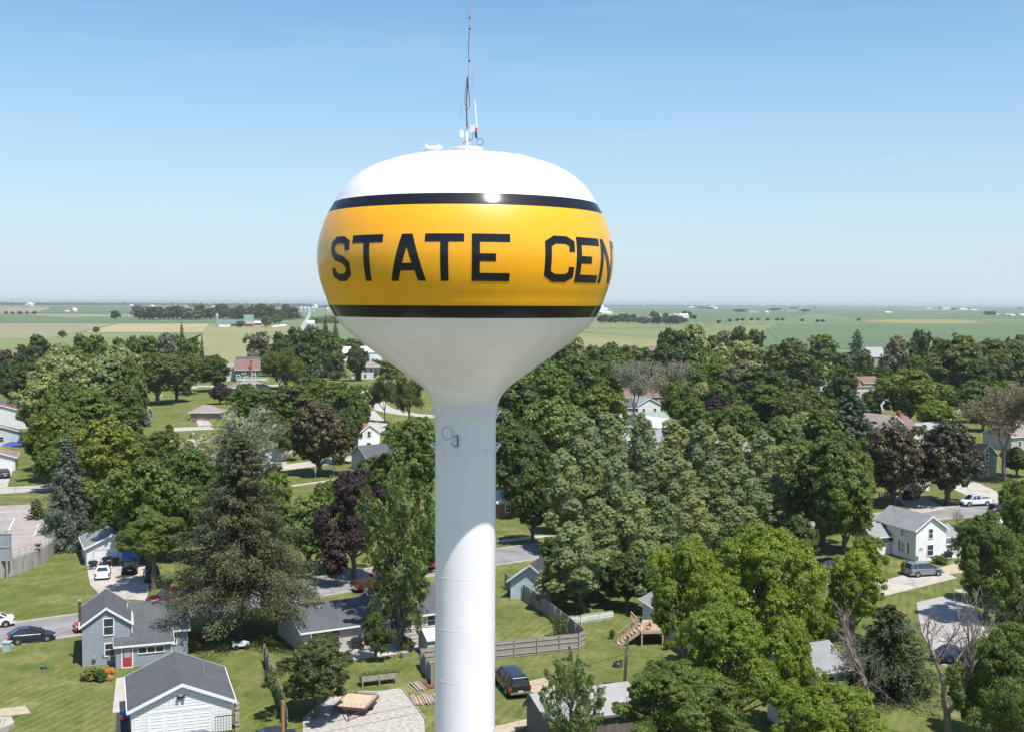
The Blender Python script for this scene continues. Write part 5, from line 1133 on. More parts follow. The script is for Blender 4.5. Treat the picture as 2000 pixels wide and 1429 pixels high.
# ---------------------------------------------------------------- trees
def norm(v): return v / np.maximum(np.linalg.norm(v, axis=1, keepdims=True), 1e-9)
def leaf_mesh(name, c, u, w_, a, b):
    """diamond leaves: centre c, long axis u (half length a), cross axis w_ (half width b)"""
    n = len(c); a = np.asarray(a).reshape(-1, 1); b = np.asarray(b).reshape(-1, 1)
    v = np.empty((n, 4, 3), np.float32)
    v[:, 0] = c - u*a; v[:, 1] = c + w_*b - u*a*.15; v[:, 2] = c + u*a; v[:, 3] = c - w_*b - u*a*.15
    me = bpy.data.meshes.new(name); me.vertices.add(4*n); me.vertices.foreach_set('co', v.ravel())
    me.loops.add(4*n); me.loops.foreach_set('vertex_index', np.arange(4*n, dtype=np.int32))
    me.polygons.add(n); me.polygons.foreach_set('loop_start', np.arange(0, 4*n, 4, dtype=np.int32))
    me.update(calc_edges=True); me.materials.append(None); return me
def frames(nrm, rng, bias=None):
    """random in-plane axes for leaves with the given normals"""
    r = rng.normal(size=nrm.shape)
    if bias is not None: r = r*.5 + bias
    u = norm(r - nrm*np.sum(r*nrm, axis=1, keepdims=True)); return u, np.cross(nrm, u)
def tubes_mesh(name, segs, n=5):
    mb = MB()
    for p, q, r0, r1 in segs: mb.tube(p, q, r0, r1, n, False)
    me = bpy.data.meshes.new(name); me.from_pydata([tuple(x) for x in mb.v], [], mb.f); me.materials.append(None)
    me.polygons.foreach_set('use_smooth', [True]*len(me.polygons)); me.update(); return me
def limb(segs, p, q, r0, r1, rng, k=4, wob=.08):
    p = np.array(p, float); q = np.array(q, float); L = np.linalg.norm(q-p); prev = p
    for i in range(1, k+1):
        t = i/k; c = p + (q-p)*t + rng.normal(size=3)*L*wob*(0 if i == k else 1)*.5
        segs.append((tuple(prev), tuple(c), r0+(r1-r0)*(i-1)/k, r0+(r1-r0)*t)); prev = c
def broadleaf(name, Hh, Rr, base, lobes, clumps, leaves, size, seed, top=1.0, spread=1.0, ragged=.25, fill=.3, kr=(.52, .74), lr=(.25, .43), taper=.18):
    rng = np.random.default_rng(seed); segs = []
    cz = (Hh + base)/2; hz = (Hh - base)/2
    limb(segs, (0,0,0), (rng.normal()*.2, rng.normal()*.2, base+hz*.5), Rr*.075+.08, Rr*.05, rng, 4, .03)
    limb(segs, segs[-1][1], (rng.normal()*.4, rng.normal()*.4, Hh*.86), Rr*.05, .04, rng, 4, .06)
    LC = []
    for i in range(lobes):
        t = (i+.5)/lobes; z = 1 - 2*t*.93; th = i*2.39996 + rng.normal()*.35
        rad = math.sqrt(max(0, 1-z*z)); k = rng.uniform(*kr)
        rr = k*(1+ragged*rng.normal()*.6)
        # fuller below the middle, rounded on top
        zz = cz + hz*z*.74*(top if z > 0 else .95); w_ = 1.0 - taper*max(0, z)
        LC.append((Rr*rad*rr*spread*w_*math.cos(th), Rr*rad*rr*spread*w_*math.sin(th), zz + rng.normal()*.05*hz, Rr*rng.uniform(*lr)))
    LC = np.array(LC)
    for lc in LC:
        zb = max(base*.7, min(lc[2]-Rr*.5, Hh*.8)); limb(segs, (0,0,zb*.8+.2*base), lc[:3]*np.array([.85,.85,1])-np.array([0,0,.15*lc[3]]), Rr*.035, .03, rng, 3, .1)
    C = []; N = []; S = []; ctr = np.array([0, 0, cz - hz*.25])
    for lc in LC:
        m_ = clumps; d = norm(rng.normal(size=(m_*2, 3)) + np.array([0,0,.35])); out = norm((lc[:3]-ctr)[None])[0]
        d = d[np.argsort(-(d@out) + rng.normal(size=len(d))*.55)][:m_]
        cc = lc[:3] + d*lc[3]*rng.uniform(.62, 1.15, (m_, 1))*np.array([1,1,.85])
        cr = lc[3]*rng.uniform(.22, .42, m_)
        for c_, d_, r_ in zip(cc, d, cr):
            k = leaves; dd = norm(rng.normal(size=(k, 3)) + d_*.6 + np.array([0,0,.35]))
            C.append(c_ + dd*r_*rng.uniform(.45, 1.12, (k, 1))*np.array([1.1,1.1,.75])); N.append(norm(dd*.9 + d_*.35 + np.array([0,0,.4]) + rng.normal(size=(k,3))*.42)); S.append(size*rng.uniform(.6, 1.3, k))
    # inner fill so the crown is not hollow
    kf = int(lobes*clumps*leaves*fill); q = norm(rng.normal(size=(kf,3)))*np.cbrt(rng.uniform(.02,1,(kf,1)))*np.array([Rr*.72, Rr*.72, hz*.78]) + np.array([0,0,cz])
    C.append(q); N.append(norm(rng.normal(size=(kf,3)))); S.append(size*rng.uniform(.7,1.3,kf))
    C = np.vstack(C); N = np.vstack(N); S = np.concatenate(S); keep = C[:,2] > base*.55; C, N, S = C[keep], N[keep], S[keep]
    u, w_ = frames(N, rng)
    return leaf_mesh(name+'_crown', C, u, w_, S, S*.62), tubes_mesh(name+'_trunk', segs)
def plume(name, Hh, Rr, base, shoots, leaves, size, seed, lean=(.25, 0)):
    """wind-combed crown: overlapping upswept feathery shoots hanging with the wind"""
    rng = np.random.default_rng(seed); segs = []; cz = (Hh+base)/2; hz = (Hh-base)/2
    limb(segs, (0,0,0), (0,0,Hh*.8), Rr*.09+.06, .05, rng, 6, .03); C = []; N = []; U = []; S = []
    big = 26; BC = []
    for i in range(big):
        t = (i+.5)/big; z = 1-1.9*t; th = i*2.4+rng.normal()*.4; rad = math.sqrt(max(0,1-z*z)); q = rng.uniform(.58, .92)
        BC.append((Rr*rad*q*math.cos(th), Rr*rad*q*math.sin(th), cz+hz*.74*z+rng.normal()*.04*hz))
        limb(segs, (0,0,max(base*.5, BC[-1][2]-hz*.5)), BC[-1], Rr*.035, .03, rng, 3, .08)
    BC = np.array(BC); PA = norm(np.array([lean[0]*1.5, lean[1], .9]) + rng.normal(size=(big,3))*.2 + BC*np.array([1,1,0])/Rr*.5)
    for j in range(shoots):
        m = j % big; b = BC[m]; a_ = PA[m]; s_ = rng.uniform(-1, 1); pr = Rr*.21*math.sqrt(max(.05, 1-s_*s_))*(1-.25*s_)
        d = norm(rng.normal(size=(1,3))+np.array([[0,0,.2]]))[0]; p0 = b + a_*s_*Rr*.55 + d*pr*rng.uniform(.6, 1.05); L = rng.uniform(.6, 1.3)*Rr*.16
        ax = norm((d*.6 + a_*.8 + rng.normal(size=3)*.25)[None])[0]
        k = leaves; t = rng.uniform(-.5, 1, k); wd = (1.05-t)*L*.42
        off = norm(rng.normal(size=(k,3)))*wd[:,None]
        droop = np.array([lean[0], lean[1], -.35])*np.maximum(t,0)[:,None]**2*L*.8
        C.append(p0 + ax*t[:,None]*L + off + droop); U.append(np.tile(ax, (k,1)) + rng.normal(size=(k,3))*.6); N.append(norm(d*1.2 + np.array([0,0,.4]) + rng.normal(size=(k,3))*.38)); S.append(size*rng.uniform(.6,1.3,k))
    C = np.vstack(C); N = np.vstack(N); U = np.vstack(U); S = np.concatenate(S); kf = len(C)//14
    q = norm(rng.normal(size=(kf,3)))*np.cbrt(rng.uniform(.02,1,(kf,1)))*np.array([Rr*.7,Rr*.7,hz*.75])+np.array([0,0,cz])
    C = np.vstack([C,q]); N = np.vstack([N,norm(rng.normal(size=(kf,3)))]); U = np.vstack([U,rng.normal(size=(kf,3))]); S = np.concatenate([S, size*rng.uniform(.7,1.2,kf)])
    u, w_ = frames(N, rng, U); return leaf_mesh(name+'_crown', C, u, w_, S*1.25, S*.42), tubes_mesh(name+'_trunk', segs)
def conifer(name, Hh, Rr, base, whorls, per, tufts, size, seed, droop=.35, power=.85, sweep=.0, irregular=.2, width=.28):
    rng = np.random.default_rng(seed); segs = []; limb(segs, (0,0,0), (rng.normal()*.1,0,Hh*.97), Rr*.055+.06, .03, rng, 5, .01)
    C = []; N = []; U = []; S = []
    for i in range(whorls):
        t = (i+.5)/whorls; z0 = base + (Hh-base)*t; L0 = Rr*((1-t)**power)+.12*Rr*(1-t)+.1
        for j in range(per):
            th = 2*math.pi*(j+rng.uniform(0,1))/per + i*1.3; L = L0*max(.35, 1+irregular*rng.normal()); dr = droop*rng.uniform(.6,1.3)*(1-.6*t)
            dx, dy = math.cos(th), math.sin(th)
            if t < .8: limb(segs, (0,0,z0), (dx*L*.92, dy*L*.92, z0 - dr*L*.75), .05+.03*(1-t), .015, rng, 2, .03)
            k = max(6, int(tufts*(L/Rr+.12))); s_ = np.sqrt(rng.uniform(.02,1,k)); wd = L*width*(1.15-s_*.75)
            side = rng.uniform(-1,1,k); hang = np.abs(rng.normal(size=k))*.11*L0
            z = z0 - dr*L*(s_**1.6) + sweep*L*np.maximum(0,s_-.6) - hang - np.abs(side)*wd*.35
            x = dx*s_*L - dy*side*wd; y = dy*s_*L + dx*side*wd
            C.append(np.stack([x,y,z],1)); d = np.tile(np.array([dx,dy,-dr*.9]),(k,1)); d[:,0] += -dy*side*.9; d[:,1] += dx*side*.9
            U.append(d + rng.normal(size=(k,3))*.3); N.append(norm(np.stack([np.full(k,dx*.35),np.full(k,dy*.35),np.full(k,1.)],1)+rng.normal(size=(k,3))*.45)); S.append(size*rng.uniform(.6,1.35,k))
    C = np.vstack(C); N = np.vstack(N); U = np.vstack(U); S = np.concatenate(S); kz = C[:,2] > (.12 if base < 2 else 2.8); C, N, U, S = C[kz], N[kz], U[kz], S[kz]; u, w_ = frames(N, rng, U*1.5)
    return leaf_mesh(name+'_crown', C, u, w_, S*1.35, S*.5), tubes_mesh(name+'_trunk', segs)
def branching(name, Hh, Rr, seed, depth=6, twigs=True, leaves=0, size=.12, trunks=1, base=.25, r0=.3, ang=.42):
    """bare or thin-leaved tree grown by repeated forking"""
    rng = np.random.default_rng(seed); segs = []; tips = []
    def grow(p, d, L, r, k):
        q = p + d*L; mid = p + d*L*.5 + rng.normal(size=3)*L*.05; segs.append((tuple(p), tuple(mid), r, r*.88)); segs.append((tuple(mid), tuple(q), r*.88, r*.74))
        if k == 0 or r < .006: tips.append((q, d)); return
        m_ = 2 if rng.random() < .55 else 3
        for i in range(m_):
            a = norm((d + rng.normal(size=3)*(ang if i else ang*.5) + np.array([0,0,.10]))[None])[0]; grow(q, a, L*rng.uniform(.66,.88), r*(.72 if i == 0 else .52), k-1)
        if k <= depth-2 and twigs:
            for i in range(2): a = norm((d + rng.normal(size=3)*.9)[None])[0]; grow(mid, a, L*.45, r*.25, min(k-1, 2))
    for i in range(trunks):
        a = norm((np.array([0,0,1.]) + (rng.normal(size=3)*.22 if trunks > 1 else rng.normal(size=3)*.05))[None])[0]; grow(np.array([0,0,0.]), a, Hh*base, r0, depth)
    allp = np.array([s[1] for s in segs]); zs_ = Hh/allp[:,2].max(); xs = Rr/np.percentile(np.hypot(allp[:,0],allp[:,1]), 96)
    f = lambda p: (p[0]*xs, p[1]*xs, p[2]*zs_); segs = [(f(a), f(b), r, q) for a, b, r, q in segs]
    tr = tubes_mesh(name+'_trunk', segs, 4); cr = None
    if leaves:
        T = np.array([f(t[0]) for t in tips]); k = leaves; C = np.repeat(T, k, 0) + rng.normal(size=(len(T)*k,3))*Rr*.055; N = norm(rng.normal(size=C.shape)+np.array([0,0,.4])); u, w_ = frames(N, rng)
        S = size*rng.uniform(.6,1.3,len(C)); cr = leaf_mesh(name+'_crown', C, u, w_, S, S*.5)
    return cr, tr
PR = {}
def proto(k, Hh, Rr, fn, *a, **kw): PR[k] = (Hh, Rr) + fn(k, Hh, Rr, *a, **kw)
# near broadleaf crowns (fine leaves), mid distance crowns, far crowns
proto('bn0', 13, 5.5, broadleaf, 2.2, 44, 40, 58, .105, 1, ragged=.45, fill=.04, kr=(.5,.92), lr=(.13,.27))
proto('bn1', 14, 5.5, broadleaf, 2.0, 42, 42, 58, .105, 2, top=1.05, ragged=.55, fill=.04, kr=(.46,.94), lr=(.13,.28))
proto('bn3', 14, 5.5, broadleaf, 5.8, 34, 42, 58, .105, 5, top=1.0, ragged=.5, fill=.04, kr=(.45,.92), lr=(.15,.30))
proto('bn2', 9, 4.0, broadleaf, 1.6, 28, 36, 56, .10, 3, ragged=.45, fill=.06, kr=(.5,.9), lr=(.16,.31))
proto('bm0', 14, 5.5, broadleaf, 1.8, 26, 26, 28, .25, 11, ragged=.35, fill=.2, kr=(.5,.82), lr=(.2,.36))
proto('bm1', 14, 5.5, broadleaf, 1.6, 30, 22, 28, .25, 12, ragged=.45, fill=.2, kr=(.5,.84), lr=(.18,.34))
proto('bm2', 15, 5.0, broadleaf, 1.8, 20, 30, 28, .27, 13, top=1.08, ragged=.35)
proto('bm3', 12, 6.0, broadleaf, 1.6, 20, 32, 28, .27, 14, ragged=.3)
proto('bf0', 14, 5.8, broadleaf, .8, 14, 20, 18, .48, 21)
proto('bf1', 15, 6.2, broadleaf, .8, 16, 18, 18, .48, 22, ragged=.4)
proto('pn0', 16, 4.6, plume, 1.5, 460, 76, .14, 31, lean=(.28, -.05))
proto('pn1', 15, 4.4, plume, 1.2, 420, 76, .14, 32, lean=(.34, .05))
proto('wn0', 16, 3.6, broadleaf, 1.2, 58, 30, 44, .105, 71, top=1.1, ragged=.3, fill=.08, kr=(.42,.85), lr=(.16,.27), taper=.55)
proto('wn1', 15, 3.8, broadleaf, 1.0, 52, 32, 44, .105, 72, top=1.1, ragged=.35, fill=.08, kr=(.42,.88), lr=(.16,.28), taper=.5)
proto('pm0', 16, 4.8, plume, 1.2, 420, 34, .19, 33, lean=(.3, 0))
proto('sn0', 21, 6.2, conifer, 4.8, 42, 10, 400, .095, 41, droop=.30, power=.80, sweep=.2, irregular=.30, width=.22)
proto('sb0', 15, 4.2, conifer, .3, 40, 10, 170, .105, 42, droop=.16, power=.82, irregular=.18, sweep=.05)
proto('sf0', 15, 3.6, conifer, .5, 22, 8, 34, .34, 43, droop=.2, power=.85, irregular=.15)
proto('sf1', 14, 4.4, conifer, .8, 18, 8, 36, .36, 44, droop=.05, power=.7, sweep=.1, irregular=.3)
proto('sf2', 9, 4.6, conifer, .2, 30, 10, 120, .12, 45, droop=.25, power=.6, irregular=.3, sweep=.1)
proto('dn0', 11, 4.6, branching, 57, depth=7, trunks=1, base=.36, r0=.34, ang=.75)
proto('dn1', 11, 4.6, branching, 63, depth=7, trunks=1, base=.34, r0=.3, ang=.7)
proto('tm0', 13, 6.0, branching, 52, depth=6, leaves=8, size=.20, base=.2, r0=.34)
proto('tm1', 12, 5.5, branching, 53, depth=6, leaves=24, size=.20, base=.16, r0=.3)
proto('sh0', 2.0, 1.3, broadleaf, .05, 12, 22, 26, .08, 61, fill=.5)
proto('sh1', 2.6, 1.3, plume, .05, 160, 30, .07, 62)
LM = {
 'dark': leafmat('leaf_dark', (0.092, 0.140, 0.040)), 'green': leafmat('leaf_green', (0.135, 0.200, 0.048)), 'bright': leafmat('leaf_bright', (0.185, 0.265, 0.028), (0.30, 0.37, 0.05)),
 'lime': leafmat('leaf_lime', (0.170, 0.225, 0.042)), 'olive': leafmat('leaf_olive', (0.135, 0.178, 0.056)), 'silver': leafmat('leaf_silver', (0.255, 0.32, 0.135), (0.44, 0.50, 0.29)),
 'white': leafmat('leaf_whitish', (0.30, 0.33, 0.26), (0.48, 0.52, 0.46)), 'bronze': leafmat('leaf_bronze', (0.068, 0.066, 0.032), (0.115, 0.09, 0.045), .15), 'purple': leafmat('leaf_purple', (0.040, 0.022, 0.024), (0.08, 0.045, 0.04), .12),
 'spruce': leafmat('needle_olive', (0.066, 0.082, 0.036), (0.135, 0.14, 0.066), .12), 'blue': leafmat('needle_blue', (0.128, 0.155, 0.112), (0.235, 0.265, 0.205), .12), 'pine': leafmat('needle_dark', (0.062, 0.100, 0.052), None, .12),
 'gray': leafmat('leaf_grey_brown', (0.20, 0.21, 0.145), (0.32, 0.32, 0.25)), 'dead': leafmat('leaf_dry', (0.23, 0.20, 0.165), (0.32, 0.28, 0.24)), 'apple': leafmat('leaf_apple', (0.12, 0.15, 0.05), (0.20, 0.20, 0.09)), 'poplar': leafmat('leaf_poplar', (0.160, 0.235, 0.070), (0.28, 0.37, 0.13)),
 'shade': leafmat('leaf_deep_green', (0.050, 0.078, 0.026), (0.10, 0.125, 0.04), .25),  # very dark green, the dense conifer's own needle colour
 'ash': leafmat('leaf_ash_grey', (0.30, 0.295, 0.25), (0.44, 0.43, 0.38)), 'yellow': leafmat('leaf_golden', (0.34, 0.31, 0.09)),
}
TREE_OBJ = {}
treerng = random.Random(7)
def tree(kind, leaf, x, yb, yt, w_, label, group=None, cat='tree', name=None, rz=None, bark=None):
    H0, R0, cr, tr = PR[kind]; P = pix(x, yb)
    d = P.length; rd = (w_/2)/kk(x, yb)
    # height from the top pixel, allowing for the crown standing on its base point
    lo, hi = .5, 40
    for _ in range(30):
        mid = (lo+hi)/2
        if proj(P + Vector((0,0,mid)))[1] > yt: lo = mid
        else: hi = mid
    h_ = max(1.0, hi); sz = h_/H0; sx = rd/R0
    nm = name or ('spruce_tree' if kind[0] == 's' and kind[1] != 'h' else 'shrub' if kind[:2] == 'sh' else 'bare_tree' if kind[0] == 'd' else 'broadleaf_tree')
    if nm == 'shrub': cat = 'shrub'
    root = empty(nm, P, treerng.uniform(0, 6.28) if rz is None else rz, label, cat, group); root.scale = (sx, sx, sz)
    bark = bark or (BARKG if kind[0] in 'dt' else BARK)
    key = (kind, leaf, bark.name)
    for part, me, mt_ in (('trunk', tr, bark), ('crown', cr, LM[leaf])):
        if me is None: continue
        if key not in TREE_OBJ or part not in TREE_OBJ[key]:
            o = bpy.data.objects.new(part, me); o.material_slots[0].link = 'OBJECT'; o.material_slots[0].material = mt_
            TREE_OBJ.setdefault(key, {})[part] = o
        else: o = TREE_OBJ[key][part].copy()
        o.name = part; col.objects.link(o); o.parent = root
    return root
T = tree
# foreground and named trees: kind, leaf, x, base y, top y, width px, label
for a in [
 ('sn0','spruce',470,1243,842,240,'huge ragged olive-green spruce standing between the two front houses'),
 ('sb0','blue',136,1068,845,112,'tall blue-grey spruce beside the concrete reservoir'),
 ('pn1','poplar',782,1268,905,158,'tall light green poplar in front of the tan ranch house'),
 ('bn2','apple',616,1400,1243,152,'small dark apple tree beside the gravel pad'),
 ('bn2','dark',735,1290,1196,62,'small dark tree against the wall of the tan ranch house'),
 ('bn1','purple',690,1128,917,128,'large purple-leaved maple behind the street, left of the poplar'),
 ('bm2','purple',655,1145,1040,60,'lower purple-leaved tree beside the large purple maple'),
 ('bn3','green',300,1150,1000,135,'bright green maple overhanging the parked cars and white garage'),
 ('bm0','green',290,1100,885,150,'tall green tree with a reddish trunk behind the bright maple'),
 ('bm1','green',378,1040,872,110,'mid green tree at the left shoulder of the huge spruce'),
 ('bm2','bright',545,1080,925,66,'bright green tree just right of the huge spruce'),
 ('bm1','poplar',602,1115,965,104,'fresh green rounded tree between the spruce and the purple maple'),
 ('bm3','bronze',623,928,790,118,'dark bronze maple standing by the far street'),
 ('bm0','lime',214,985,806,135,'yellow-green tree behind the blue spruce'),
 ('pm0','white',482,985,790,145,'silvery white poplar behind the huge spruce'),
 ('pm0','white',405,965,842,125,'lower silvery white poplar left of the taller one'),
 ('bn0','bright',1485,1340,1022,235,'bright green maple with the tallest crown in the lower right foreground'),
 ('bn3','bright',1338,1390,1050,175,'bright green maple hanging over the wooden deck'),
 ('bn1','bright',1415,1480,1180,220,'bright green maple whose crown fills the middle of the lower right'),
 ('bn0','green',1340,1520,1295,230,'dark shaded maple at the bottom edge left of the bright crowns'),
 ('bn0','bright',1620,1560,1335,210,'bright green maple at the bottom edge near the white garage'),
 ('bn2','bright',1660,1250,1075,130,'bright green maple crown reaching right toward the parking lot'),
 ('bn2','bright',1690,1165,1045,80,'small bright green tree left of the white two-storey house'),
 ('pn0','poplar',1116,1500,1278,112,'light green ash tree in front of the old board shed'),
 ('sf2','shade',1735,1352,1178,190,'dark dense conifer behind the dead tree'),
 ('bn0','green',1925,1215,1000,130,'green maple right of the white two-storey house'),
 ('bn1','green',1985,1190,935,120,'green maple at the right edge above the white roof'),
 ('bn0','green',2008,1330,1060,130,'green maple covering the right edge of the parking lot'),
 ('bn1','green',1960,1520,1215,170,'dark green maple in the bottom right corner'),
 ('bm3','apple',1990,1480,1170,120,'olive green crown at the lower right edge'),
 ('bm1','dark',1605,1068,850,155,'dark green maple with a stout trunk at the bend of the street'),
 ('bm3','bronze',1745,988,832,128,'dark bronze maple left of the pair by the street'),
 ('bm1','bronze',1850,985,820,140,'dark bronze maple right of the pair, with a visible trunk'),
 ('tm0','dead',1962,938,745,160,'nearly bare greyish brown tree at the right edge'),
 ('bm0','lime',1775,835,716,125,'broad yellow-green tree above the brick chimney'),
 ('bm0','bright',1825,852,777,80,'small fresh green tree above the grey roof on the right'),
 ('bm3','olive',1870,795,664,125,'largest olive green tree on the right'),
 ('sf1','pine',1673,725,643,44,'dark pine standing up against the right-hand fields'),
 ('bm0','bright',1396,795,690,72,'bright yellow-green round tree right of the silvery trees'),
 ('bm3','purple',1398,840,775,58,'dark purple round tree above the plume trees'),
 ('tm0','ash',1236,832,706,96,'silvery sparse tree, left of the pair right of the tank'),
 ('tm0','ash',1292,828,706,90,'silvery sparse tree, right of the pair right of the tank'),
 ('bm0','dark',420,764,690,68,'dark round tree left of the dark green house'),
 ('bm3','purple',430,789,750,40,'small purple tree below the dark round tree'),
 ('tm1','olive',545,772,682,100,'sparse olive-brown tree right of the dark green house'),
 ('bm0','dark',695,744,672,46,'dark round tree behind the square white house'),
 ('sf0','pine',356,742,628,26,'tall dark spruce rising above the left tree line'),
 ('sf0','pine',395,747,650,15,'thin dark spruce right of the tall one on the left'),
 ('sf0','blue',268,832,755,50,'small grey-blue spruce at the edge of the open lawn'),
 ('sf0','pine',640,737,680,34,'dark spruce left of the big pale metal building'),
 ('sf0','blue',663,736,693,34,'bluish spruce beside the square white house'),
 ('sf1','apple',72,1040,972,56,'low brownish conifer on the far side of the painted court'),
 ('bm1','lime',1788,765,692,46,'small yellow-green tree in front of the dark right-hand trees'),
 ('sf1','pine',1655,905,757,112,'soft dark green pine left of the brick chimney house'),
 ('bm1','bronze',12,765,682,50,'bronze tree at the left edge'),
 ('bm3','purple',775,850,828,32,'small purple tree left of the tower neck'),
 ('bm3','purple',715,829,796,20,'tiny purple tree behind the orange roofed house'),
 ('tm1','olive',800,838,735,92,'sparse green tree tight against the left side of the tank neck'),
 ('tm1','olive',752,825,735,66,'thin olive tree behind the orange roofed house'),
 ('bm1','green',815,1010,810,125,'green maple tight against the left side of the column'),
]: T(*a)
ash = PR['dn0']
dt = T('dn0','dead',1848,1475,1140,240,'large dead tree with bare forking branches at the lower right', name='dead_tree', rz=.6)
dt2 = T('dn1','dead',1712,1420,1165,190,'leaning dead tree with bare branches left of the larger dead tree', name='dead_tree', rz=2.2); dt2.rotation_euler = (0, R(14), 2.2)
T('dn0','dead',1868,1045,990,46,'small bare grey shrub behind the white two-storey house', name='bare_tree')
# plume-like silver maples right of the column
pl = [(1150,975,800,85),(1200,1000,795,80),(1262,1000,798,70),(1330,1000,808,85),(1385,1005,812,80),(1440,1010,822,85),(1495,1015,835,80),(1545,1035,862,80),(1110,1080,868,90),(1165,1075,850,80),(1215,1085,880,80),
      (1285,1060,872,85),(1345,1070,880,85),(1405,1070,890,80),(1460,1070,900,85),(1515,1060,915,80),(1560,1060,930,50),(1095,1040,905,70),(1130,1195,1010,110),(1185,1150,960,85),(1240,1150,955,85),(1300,1140,960,80),(1360,1120,960,80),(1430,1110,970,75),(1270,1200,1050,70),(1080,1190,1080,70)]
for i, (x, yb, yt, w_) in enumerate(pl):
    o_ = T('wn0' if i % 2 else 'wn1', 'silver', x + 10, yb, yt, w_*1.18, 'windblown silvery green maple in the dense stand right of the column', 'windblown silvery maples right of the column', rz=0)
    o_.rotation_euler = (treerng.uniform(-.03,.03), -R(9 + treerng.uniform(-3,3)), treerng.uniform(0,.6))
# trees of the town one can tell apart only by neighbours: small groups
def grove(group, label, rows):
    for (k, l, x, yb, yt, w_) in rows: T(k, l, x, yb, yt, w_, label, group)
grove('green maples behind the right side of the column', 'mid green maple in the thick cluster just right of the tower neck', [
 ('bm0','green',1060,860,702,120),('bm1','green',1130,845,688,110),('bm2','dark',1010,905,742,115),('bm0','poplar',1085,935,768,130),('bm1','green',1172,895,752,110),('bm3','dark',1035,985,850,100),('bm0','green',1182,800,690,90),('bm2','dark',1010,1010,845,90),('bm1','dark',1040,1062,905,90),('bm2','green',985,960,800,80),('bm3','green',1110,905,800,100),('bm0','green',1050,800,690,100)])
grove('trees along the field edge right of the tank', 'green tree in the row at the field edge just right of the tank', [
 ('bf0','green',1045,765,664,70),('bf1','dark',1095,745,668,60),('bf0','silver',1125,740,658,55),('bf1','olive',1160,745,672,55),('bf0','green',1190,745,668,50),('bf1','olive',1235,755,672,90),('bf0','green',1215,785,690,80),('bf0','green',1262,752,680,60)])
grove('tall dark trees beyond the silvery trees', 'tall dark green tree behind the two silvery sparse trees', [
 ('bf0','dark',1300,748,640,44),('bf1','dark',1325,770,640,60),('bf0','silver',1358,770,632,72),('bm1','dark',1300,775,668,60),('bm0','green',1345,800,700,70),('bf1','dark',1340,790,672,80)])
grove('row of distant maples at the right field edge', 'distant tree in the row against the right-hand fields', [
 ('bf0','dark',1445,735,637,48),('bf1','dark',1475,738,640,46),('bf0','gray',1415,725,645,50),('bf1','silver',1440,765,662,95),('bf0','olive',1540,745,661,80),('bf0','olive',1512,740,672,40),('bf1','green',1604,725,650,64),('bf0','dark',1570,775,692,90),('bf1','olive',1647,750,686,50),('bf0','green',1690,758,683,44),('sf0','pine',1720,762,690,34),('bf0','gray',1748,745,656,58),('bf1','dark',1797,750,640,52),('bf0','dark',1832,745,660,50),('bf1','dark',1882,745,652,48),('bm0','olive',1935,785,657,95),('bm1','green',1985,785,663,90),('bf1','dark',1988,740,650,50),('bf1','green',1590,765,700,60),('bf0','green',1385,750,655,60),('bf0','olive',1912,760,668,60),('bf1','green',1960,765,668,60)])
grove('round trees in the middle right of town', 'round green tree in the dense canopy above the plume trees', [
 ('bm0','gray',1452,800,700,78),('bm1','dark',1482,822,712,105),('bm2','green',1500,860,752,110),('bm0','olive',1545,870,760,80),('bm1','silver',1375,830,745,70),('bm0','silver',1570,900,800,90),('bm1','poplar',1530,930,810,90),('bm2','dark',1570,850,760,70),('bm0','green',1420,870,790,60),('bm3','dark',1340,850,760,60),('bm1','green',1450,880,790,80),('bm2','green',1600,930,800,80),('bm0','green',1320,830,740,60),('bm3','dark',1645,970,850,90),('bm1','green',1680,1010,880,70),('bm0','green',1350,870,770,80),('bm1','dark',1530,810,735,60),('bm2','dark',1628,820,745,60),('bm0','olive',1600,850,770,70),('bm0','green',1560,990,850,90),('bm3','green',1650,1080,900,120),('bm0','green',1690,960,850,90),('bm1','green',1405,835,740,70),('bm2','dark',1650,830,720,60)])
grove('trees on the right side of town', 'green tree among the houses on the right side of town', [
 ('bm0','green',1920,842,770,80),('bm1','dark',1850,815,750,70),('bm2','green',1905,825,745,70),('bm3','green',1700,835,765,50),('bm0','green',1965,815,740,80),('bm1','dark',1910,800,700,80),('bm0','dark',1730,790,715,40),('bm0','green',1640,790,712,45),('sf1','pine',1690,900,820,60),('bm1','green',1850,870,830,40),('bm0','dark',1985,930,870,60),('bm2','dark',1700,960,880,60),('bm0','bronze',1790,970,860,60),('bm0','green',1895,1080,1010,70)])
grove('left town trees', 'mixed green tree in the dense canopy on the left side of town', [
 ('bm0','silver',92,870,722,115),('bm1','silver',145,865,690,115),('bm2','silver',205,862,700,110),('bm3','green',252,862,712,80),('bm0','silver',232,805,668,85),('bm1','silver',112,805,690,95),('bm2','green',168,915,765,125),('bm0','green',108,940,790,115),('bm3','green',98,920,778,76),('bm0','dark',235,868,742,90),('bm1','green',228,905,785,110),('bm2','olive',272,935,850,70),('bm0','green',98,960,870,70),('bm1','dark',25,790,700,75),('bm2','dark',62,800,710,80),('bm3','dark',34,796,725,60),('bm0','olive',308,790,685,90),('bm1','olive',345,785,690,80),('bm2','olive',280,760,690,50),('bm0','lime',372,770,685,50),('bm0','poplar',150,950,830,110),('bm1','green',200,950,850,90),('bm2','green',92,870,760,76),('bm0','green',130,880,740,90),('bm3','silver',180,830,715,90)])
